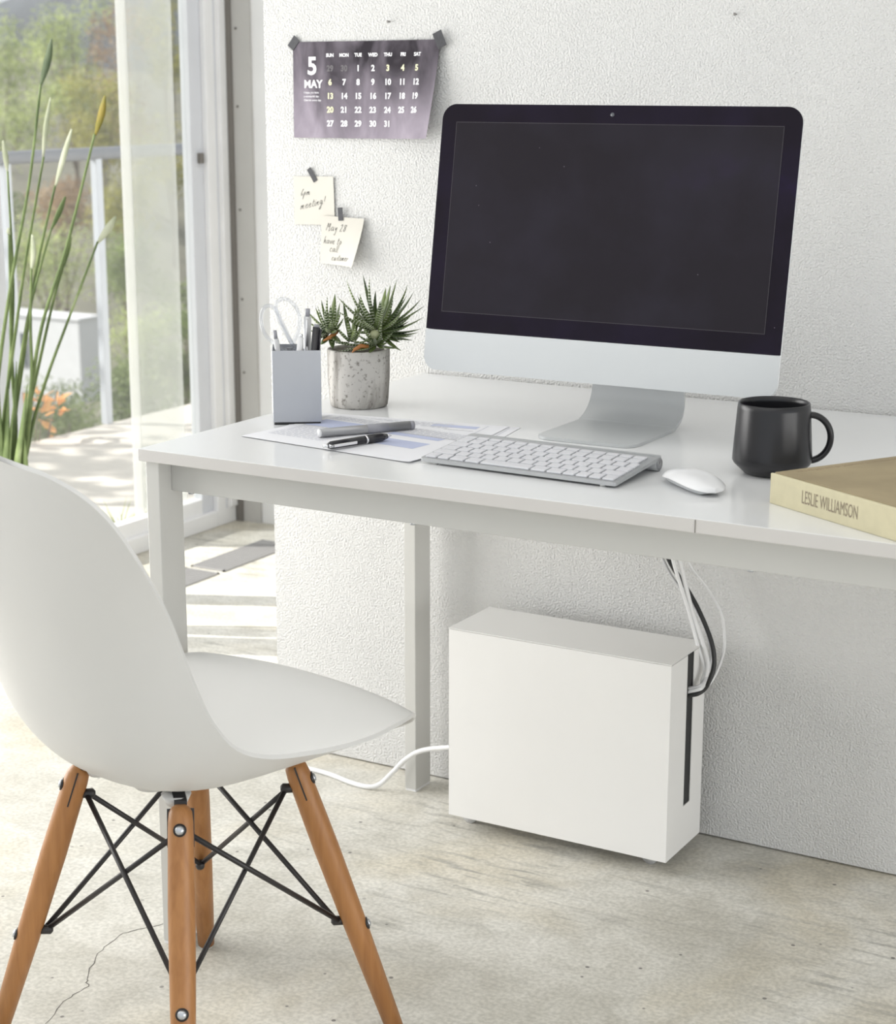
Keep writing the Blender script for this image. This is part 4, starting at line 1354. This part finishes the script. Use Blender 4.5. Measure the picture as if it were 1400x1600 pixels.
# mounting boss under the seat
bs = MB().tube([(0.0, -0.055, 0.362), (0.0, -0.055, 0.3765)], [0.022, 0.036], 24)
for (a, s) in ((0.085, -0.095), (-0.085, -0.095), (0.085, 0.075), (-0.085, 0.075)):
    bs.tube([(a * 0.85, s * 0.85, 0.366), (a * 0.85, s * 0.85, 0.379)], [0.012, 0.018], 16)
bs.build('seat_boss', M['shell'], chair)
legs = {}
def lp(sa, sb, t):  # point on a leg axis, t=0 top, 1 foot
    a = Vector((sa * 0.0941, sb * 0.0935, 0.370)); f = Vector((sa * 0.1822, sb * 0.1802, 0.0))
    return a.lerp(f, t)
for sa, sb in ((1, 1), (-1, 1), (-1, -1), (1, -1)):
    P_ = [lp(sa, sb, t) for t in (-0.012, -0.004, 0.01, 0.04, 0.3, 0.6, 0.985)]
    rad = [0.0060, 0.0105, 0.0138, 0.0150, 0.0162, 0.0150, 0.0118]
    lg = MB().tube(P_, rad, 22).build('leg', M['wood'], chair)
    MB().tube([lp(sa, sb, 0.983), lp(sa, sb, 0.9995)], [0.0112, 0.0105], 18).build('foot_glide', M['rubber'], lg)
    ax = (lp(sa, sb, 1) - lp(sa, sb, 0)).normalized()
    outd = Vector((sa, sb, 0)).normalized()
    sl = MB()   # slot holding the bracket plate
    tang = Vector((-outd.y, outd.x, 0))
    for sd_ in (1, -1):
        pass
    q0, q1 = lp(sa, sb, 0.0), lp(sa, sb, 0.115)
    inw = -outd
    side_dir = ax.cross(tang).normalized()
    ww = 0.0009
    vs_ = []
    for q in (q0, q1):
        for da, db in ((-ww, -0.0158), (ww, -0.0158), (ww, 0.0158), (-ww, 0.0158)):
            vs_.append(q + tang * db + side_dir * da)
    sl.add(vs_, [(0, 1, 2, 3), (7, 6, 5, 4), (0, 4, 5, 1), (1, 5, 6, 2), (2, 6, 7, 3), (3, 7, 4, 0)])
    sl.build('slot', M['black_steel'], lg)
    for t in (0.062, 0.60):
        bo = MB()
        c0 = lp(sa, sb, t)
        od = (outd - ax * outd.dot(ax)).normalized()
        bo.tube([c0 + od * 0.0125, c0 + od * 0.0168], 0.0060, 16)
        wsh = MB().tube([c0 + od * 0.0130, c0 + od * 0.0160], 0.0078, 18).build('washer', M['black_steel'], lg)
        bo2 = MB().tube([c0 + od * 0.0155, c0 + od * 0.0182, c0 + od * 0.0192], [0.0056, 0.0050, 0.0020], 16)
        bo2.build('bolt', M['bolt'], lg)
wire = []
UPT, LOT = 0.085, 0.575
cor = [(1, 1), (-1, 1), (-1, -1), (1, -1)]
for i in range(4):
    a, c_ = cor[i], cor[(i + 1) % 4]
    dA = (Vector((c_[0] - a[0], c_[1] - a[1], 0))).normalized()
    inA = Vector((-a[0], -a[1], 0)).normalized(); inC = Vector((-c_[0], -c_[1], 0)).normalized()
    for tA, tC in ((UPT, LOT), (LOT, UPT)):
        shift = 0.0025 if tA == UPT else -0.0025
        outw = Vector((dA.y, -dA.x, 0))
        pA = lp(*a, tA) + inA * 0.020 + outw * shift
        pC = lp(*c_, tC) + inC * 0.020 + outw * shift
        MB().tube([pA, pC], 0.0034, 10).build('brace_rod', M['black_steel'], chair)
for sa, sb in cor:
    inn = Vector((-sa, -sb, 0)).normalized()
    for t in (UPT, LOT):
        c0 = lp(sa, sb, t)
        MB().tube([c0 + inn * 0.010, c0 + inn * 0.026, c0 + inn * 0.029], [0.0058, 0.0062, 0.003], 12).build('brace_stud', M['black_steel'], chair)
    top_ = lp(sa, sb, -0.0)
    br = MB()
    q = [lp(sa, sb, 0.05), lp(sa, sb, -0.02) + inn * 0.004, Vector((sa * 0.072, sb * 0.078, 0.384))]
    tang = Vector((-inn.y, inn.x, 0)) * 0.0075
    th = inn * 0.0016
    vs_ = []
    for p in q: vs_ += [p - tang - th, p + tang - th, p + tang + th, p - tang + th]
    br.add(vs_, [(k, (k + 1) % 4, 4 + (k + 1) % 4, 4 + k) for k in range(4)] + [(4 + k, 4 + (k + 1) % 4, 8 + (k + 1) % 4, 8 + k) for k in range(4)] + [(3, 2, 1, 0), (8, 9, 10, 11)])
    br.build('bracket', M['black_steel'], chair)

# ------------------------------------------------------------------ floor grilles by the window
def grille(label, y0, y1):
    t = thing('floor_grille', label, 'floor vent', (-1.405, y0, 0.0), 0, None)
    W_ = 0.105; L_ = y1 - y0
    f_ = MB()
    for (a, c_) in (((0, 0), (W_, .006)), ((0, L_ - .006), (W_, L_)), ((0, 0), (.006, L_)), ((W_ - .006, 0), (W_, L_))):
        f_.box((a[0], a[1], 0.0), (c_[0], c_[1], 0.0035))
    f_.build('frame', M['grille'], t)
    MB().box((0.004, 0.004, 0.0002), (W_ - 0.004, L_ - 0.004, 0.0008)).build('backing', M['grille_back'], t)
    s_ = MB()
    k = 0.0095
    while k < W_ - 0.008:
        s_.box((k, 0.005, 0.0009), (k + 0.0062, L_ - 0.005, 0.0032)); k += 0.0098
    s_.build('slats', M['grille'], t)
grille('grey slatted floor grille nearer the camera, left one behind the desk leg', 0.35, 0.905)
grille('grey slatted floor grille farther from the camera, ending near the far wall', 0.925, 1.235)

# ------------------------------------------------------------------ potted reeds inside the window
RP = Vector((-1.43, 0.33, 0))
rp = thing('potted_reed_plant', 'tall slender green reed plant rising behind the chair in front of the glass', 'potted plant', RP)
MB().lathe([(0, 0), (0.085, 0), (0.09, 0.01), (0.105, 0.20), (0.105, 0.21), (0.097, 0.21), (0.095, 0.19), (0.0, 0.19)], 40).build('pot', M['pot_grey'], rp)
MB().lathe([(0, 0.196), (0.095, 0.192)], 24).build('soil', M['soil'], rp)
# camera-facing basis at the planter (a plain vertical plane through it)
RDIR = Vector((0.745, 0.667, 0)); FDIR = Vector((0.667, -0.745, 0))
RS = 1 / 700.0
def rpt(px, py, f=0.0):
    # plane coordinates: px to the right, py down; f toward the room
    return RDIR * (0.0075 + (px - 22) * 0.00136 + (720 - py) * 7.5e-5) + Vector((0, 0, 0.379 + (720 - py) * 0.001373)) + FDIR * f
def reed(pts, r0, r1, leaf=None, lm=None, f=0.0, lw=0.008):
    a = [Vector((RDIR * random.uniform(-0.035, 0.035) + FDIR * (f * 0.4) + Vector((0, 0, 0.19))))]
    P_ = [rpt(x, y, f) for x, y in reversed(pts)]
    line = catmull(a + P_, 6)
    n_ = len(line)
    st_ = MB().tube(line, [r0 + (r1 - r0) * i / (n_ - 1) for i in range(n_)], 8).build('stalk', M['reed'], rp)
    if leaf:
        L1 = [rpt(x, y, f) for x, y in leaf]
        l2 = catmull([L1[-1], (L1[0] + L1[-1]) / 2 if len(L1) == 2 else L1[len(L1) // 2], L1[0]], 6)
        m_ = len(l2)
        MB().tube(l2, [r1 * 0.9 + lw * math.sin(PI * min(1, (i / (m_ - 1)) * 0.97 + 0.02)) for i in range(m_)], 8, flat=0.45).build('leaf_tip', M[lm], st_)
reed([(62, 130), (45, 280), (20, 420), (0, 560), (-8, 680)], .0055, .0024, [(78, 62), (72, 95), (62, 132)], 'reed_dark', 0.02, .0085)
reed([(67, 240), (40, 400), (22, 530), (6, 650), (2, 715)], .0055, .0024, [(77, 150), (70, 195), (66, 242)], 'reed_pale', 0.00, .005)
reed([(85, 285), (56, 420), (36, 560), (20, 700)], .0055, .0026, [(110, 198), (98, 240), (85, 288)], 'reed_pale', -0.02, .006)
reed([(145, 205), (125, 290), (100, 390), (66, 500), (46, 620), (30, 715)], .0055, .0024, [(160, 147), (155, 175), (146, 207)], 'reed_yellow', 0.03, .008)
reed([(152, 372), (105, 500), (76, 580), (52, 660), (40, 718)], .0052, .0024, [(180, 333), (168, 352), (152, 374)], 'reed_pale', 0.01, .006)
reed([(11, 262), (20, 430), (17, 540), (5, 700)], .005, .0022, [(4, 215), (8, 240), (11, 264)], 'reed_pale', -0.03, .006)
reed([(80, 350), (58, 430), (40, 510), (22, 640), (14, 715)], .005, .0022, [(101, 302), (92, 325), (80, 352)], 'reed', -0.01, .004)
reed([(49, 410), (48, 500), (50, 580), (44, 680)], .0048, .0026, [(50, 358), (52, 385), (49, 412)], 'reed_pale', 0.035, .006)
reed([(100, 405), (84, 460), (62, 560), (36, 680)], .005, .0022, [(110, 363), (106, 382), (100, 407)], 'reed', 0.02, .004)
reed([(14, 360), (16, 450), (18, 560), (24, 700)], .005, .0030, [(13, 350), (13, 356), (14, 362)], 'reed_pale', -0.02, .003)
for (x0, x1, y1, f) in ((40, 36, 640, .05), (10, 14, 600, .03), (28, 44, 590, .05), (2, -4, 560, .02), (20, 26, 560, .0), (34, 56, 560, -.02), (-14, -20, 520, .0)):
    a = [Vector((RDIR * ((x0 - 22) * RS * 0.8) + FDIR * f * 0.5 + Vector((0, 0, 0.19)))), rpt(x0, 730, f), rpt((x0 + x1) / 2, (730 + y1) / 2, f), rpt(x1, y1, f)]
    l2 = catmull(a, 6); m_ = len(l2)
    MB().tube(l2, [0.0105 * (1 - (i / (m_ - 1)) ** 2) + 0.001 for i in range(m_)], 8, flat=0.4).build('blade', M['reed'], rp)

# ------------------------------------------------------------------ outside: railing, plants, trees, house
rl = thing('balcony_railing', 'grey handrail on white posts along the outer deck edge', 'railing', (-2.92, 2.0, 0))
MB().tube([(0, -6.5, 0.948), (0, 6.0, 0.948)], 0.022, 14).build('handrail', M['galv'], rl)
for y in (-5.0, -3.5, -2.0, -1.0, -0.06, 0.395, 1.9, 3.4):
    MB().box((-0.014, y - 0.016, -0.012), (0.014, y + 0.016, 0.93)).build('post', M['post_white'], rl, bevel=0.003)

def leaf_cloud(m, blobs, n, size, rg, squash=1.0):
    for _ in range(n):
        c0, rad = rg.choice(blobs)
        d = Vector((rg.gauss(0, 1), rg.gauss(0, 1), rg.gauss(0, 1))).normalized()
        rr = rad * (rg.random() ** 0.35)
        p = Vector(c0) + Vector((d.x * rr, d.y * rr, d.z * rr * squash))
        nn = (d + Vector((rg.gauss(0, .6), rg.gauss(0, .6), rg.gauss(0, .6)))).normalized()
        u = nn.orthogonal().normalized()
        a = rg.uniform(0, 2 * PI)
        u = (u * math.cos(a) + nn.cross(u) * math.sin(a))
        v = nn.cross(u)
        s = size * rg.uniform(0.6, 1.3)
        m.add([p - u * s, p - v * s * 0.45, p + u * s, p + v * s * 0.45], [(0, 1, 2, 3)])
def tree(name, label, cat, x, y, ztop, rad, m, n, size, seed, group=None, nb=9, trunk=True, zb=None):
    rg = random.Random(seed)
    zg = ground_z(x, y) if x < -2.95 else -0.012
    t = thing(name, label, cat, (x, y, zg), 0, group)
    zb = zg + 0.35 * (ztop - zg) if zb is None else zb
    blobs = []
    for k in range(nb):
        a = rg.uniform(0, 2 * PI); rr = rad * rg.uniform(0.1, 0.75)
        zc = rg.uniform(zb + rad * 0.25, max(zb + rad * 0.3, ztop - rad * 0.35)) - zg
        blobs.append(((math.cos(a) * rr, math.sin(a) * rr, zc), rad * rg.uniform(0.40, 0.62)))
    f_ = MB()
    leaf_cloud(f_, blobs, n, size, rg)
    f_.build('foliage', m, t)
    tr = MB()
    tr.tube([(0, 0, -0.1), (0.03 * rad, 0.02, (zb - zg) * 0.6), (0.08 * rad, 0, (ztop - zg) * 0.8)], [rad * 0.06, rad * 0.045, rad * 0.015], 10)
    for k in range(5):
        c0 = Vector(rg.choice(blobs)[0])
        st0 = Vector((0.04 * rad, 0, (zb - zg) * rg.uniform(0.4, 0.9)))
        tr.tube([st0, st0.lerp(c0, 0.5) + Vector((0, 0, -0.05 * rad)), c0], [rad * 0.03, rad * 0.02, rad * 0.008], 7)
    tr.build('trunk', M['bark'], t)
    return t
# view through the glass runs roughly toward (-0.67, 0.745)
def vp(dist, px):
    """a place in the garden at that distance from the house along a sight line"""
    a = 0.5217 + math.atan((700 - px) / 2844.0)
    return 1.3762 - math.sin(a) * dist, -2.6093 + math.cos(a) * dist
GT = 'trees and shrubs on the slope beyond the railing'
def T_(dist, px, *a, **k):
    x, y = vp(dist, px)
    return x, y
# kind, label, distance, sight line, top and foot of the crown, half width (the last three as seen rows/columns), leaves, count
spec = [
 ('tree', 'big pale green tree filling the upper left of the view through the glass', 52, 5, 18, 245, 75, 'leaf_pale', 4200),
 ('tree', 'pale yellow-green tree rising highest above the middle of the handrail', 50, 128, -15, 190, 52, 'leaf_pale', 3600),
 ('tree', 'olive yellow tree just above the handrail, behind the reed tips', 44, 165, 95, 255, 62, 'leaf_olive', 3400),
 ('tree', 'russet brown tree beside the pale edge of the painted reflection in the glass door, above the handrail', 47, 208, 10, 235, 40, 'leaf_brown', 2000),
 ('tree', 'tall olive tree behind the pale reflection painted in the glass door', 46, 275, -30, 330, 55, 'leaf_olive', 3200),
 ('shrub', 'olive shrub below the handrail, right of the white post', 36, 195, 250, 355, 45, 'leaf_olive', 2400),
 ('shrub', 'mid green shrub below the olive one, right of the white post', 31, 205, 330, 460, 52, 'leaf_green', 2600),
 ('shrub', 'pale green shrub below the handrail, left of the white post', 34, 85, 315, 470, 78, 'leaf_pale', 2600),
 ('shrub', 'russet shrub below the handrail, left of the white post', 38, 105, 262, 350, 45, 'leaf_brown', 2000),
 ('shrub', 'pale shrub at far left behind the outermost reed stalks', 33, -8, 265, 420, 40, 'leaf_green', 2000),
 ('shrub', 'yellow-green shrub low beside the foot of the white post', 17, 222, 440, 600, 42, 'leaf_pale', 2400),
 ('shrub', 'dark green shrub behind the deck edge, right of the white post foot', 12, 205, 555, 680, 60, 'leaf_green', 2200),
 ('shrub', 'dark green shrub behind the deck edge, left of the white post foot', 13, 85, 575, 690, 85, 'leaf_green', 2400),
 ('shrub', 'green shrub low behind the pale reflection painted in the glass door', 15, 285, 420, 640, 45, 'leaf_green', 2400),
]
for i, (nm, lb, di, px, y0, y1, hw, mm, n_) in enumerate(spec):
    x, y = vp(di, px)
    zt_ = 1.2 - di * (y0 - 125) / 2844.0; zb = 1.2 - di * (y1 - 125) / 2844.0
    rad = hw * 1.25 * di / 2844.0
    tree(nm, lb, nm, x, y, zt_, rad, M[mm], int(n_ * 1.5), max(0.018, 3.0 * di / 2844.0), 40 + i, GT, nb=18, zb=zb)
# slim garden tree outside the left edge of the view; it throws the dappled shade on the deck
tree('sapling', 'slim garden tree outside the left edge of the window view', 'tree', -5.2, 0.55, 2.75, 0.85, M['leaf_olive'], 520, .075, 91, GT, nb=8, zb=1.4)

x, y = vp(28, 66)
zg = ground_z(x, y)
hz = 1.2 - 28 * (478 - 125) / 2844.0 - zg
hs = thing('house', 'small white building seen between the reed stalks and the white post', 'building', (x, y, zg), 0.0)
MB().box((-1.05, -0.1, -0.3), (0.78, 0.35, hz)).build('wall', M['house'], hs)
MB().box((-1.08, -0.12, hz), (0.80, 0.38, hz + 0.04)).build('roof', M['house'], hs)
MB().box((-0.55, -0.13, hz - 0.75), (-0.25, -0.09, hz - 0.25)).build('window', M['house_glass'], hs)

op = thing('leafy_shrub', 'small orange-leaved plant at the deck edge behind the reeds', 'plant', (-2.99, 2.02, -0.62))
rg = random.Random(5)
st_ = MB(); lf = MB()
for k in range(9):
    a = rg.uniform(0, 2 * PI)
    tipp = Vector((math.cos(a) * 0.10 + 0.03, math.sin(a) * 0.12, rg.uniform(0.62, 0.80)))
    st_.tube([(0, 0, 0), tipp * 0.5 + Vector((0, 0, 0.1)), tipp], [0.004, 0.003, 0.0015], 6)
    for j in range(4):
        d = Vector((rg.gauss(0, 1), rg.gauss(0, 1), rg.uniform(-0.1, 0.7))).normalized()
        u = d; v = d.cross(Vector((rg.gauss(0, 1), rg.gauss(0, 1), 1))).normalized()
        p = tipp + Vector((0, 0, rg.uniform(-0.1, 0)))
        s = rg.uniform(0.05, 0.085)
        lf.add([p, p + u * s * 0.5 + v * s * 0.24, p + u * s, p + u * s * 0.5 - v * s * 0.24], [(0, 1, 2, 3)])
st_.build('stem', M['bark'], op); lf.build('foliage', M['leaf_orange'], op)

gt = thing('grass_tuft', 'small tuft of green grass at the foot of the glass door', 'grass', (-1.715, 1.03, -0.012))
gb = MB()
for k in range(26):
    a = rg.uniform(0, 2 * PI); l = rg.uniform(0.05, 0.13)
    o0 = Vector((rg.uniform(-.02, .02), rg.uniform(-.03, .03), 0))
    gb.tube([o0, o0 + Vector((math.cos(a) * l * .15, math.sin(a) * l * .15, l * .6)), o0 + Vector((math.cos(a) * l * .45, math.sin(a) * l * .45, l))], [0.0022, 0.0016, 0.0004], 5)
gb.build('blades', M['grass'], gt)

for o in list(bpy.data.objects):
    if o.type == 'MESH' and o.data.users == 0: bpy.data.objects.remove(o)
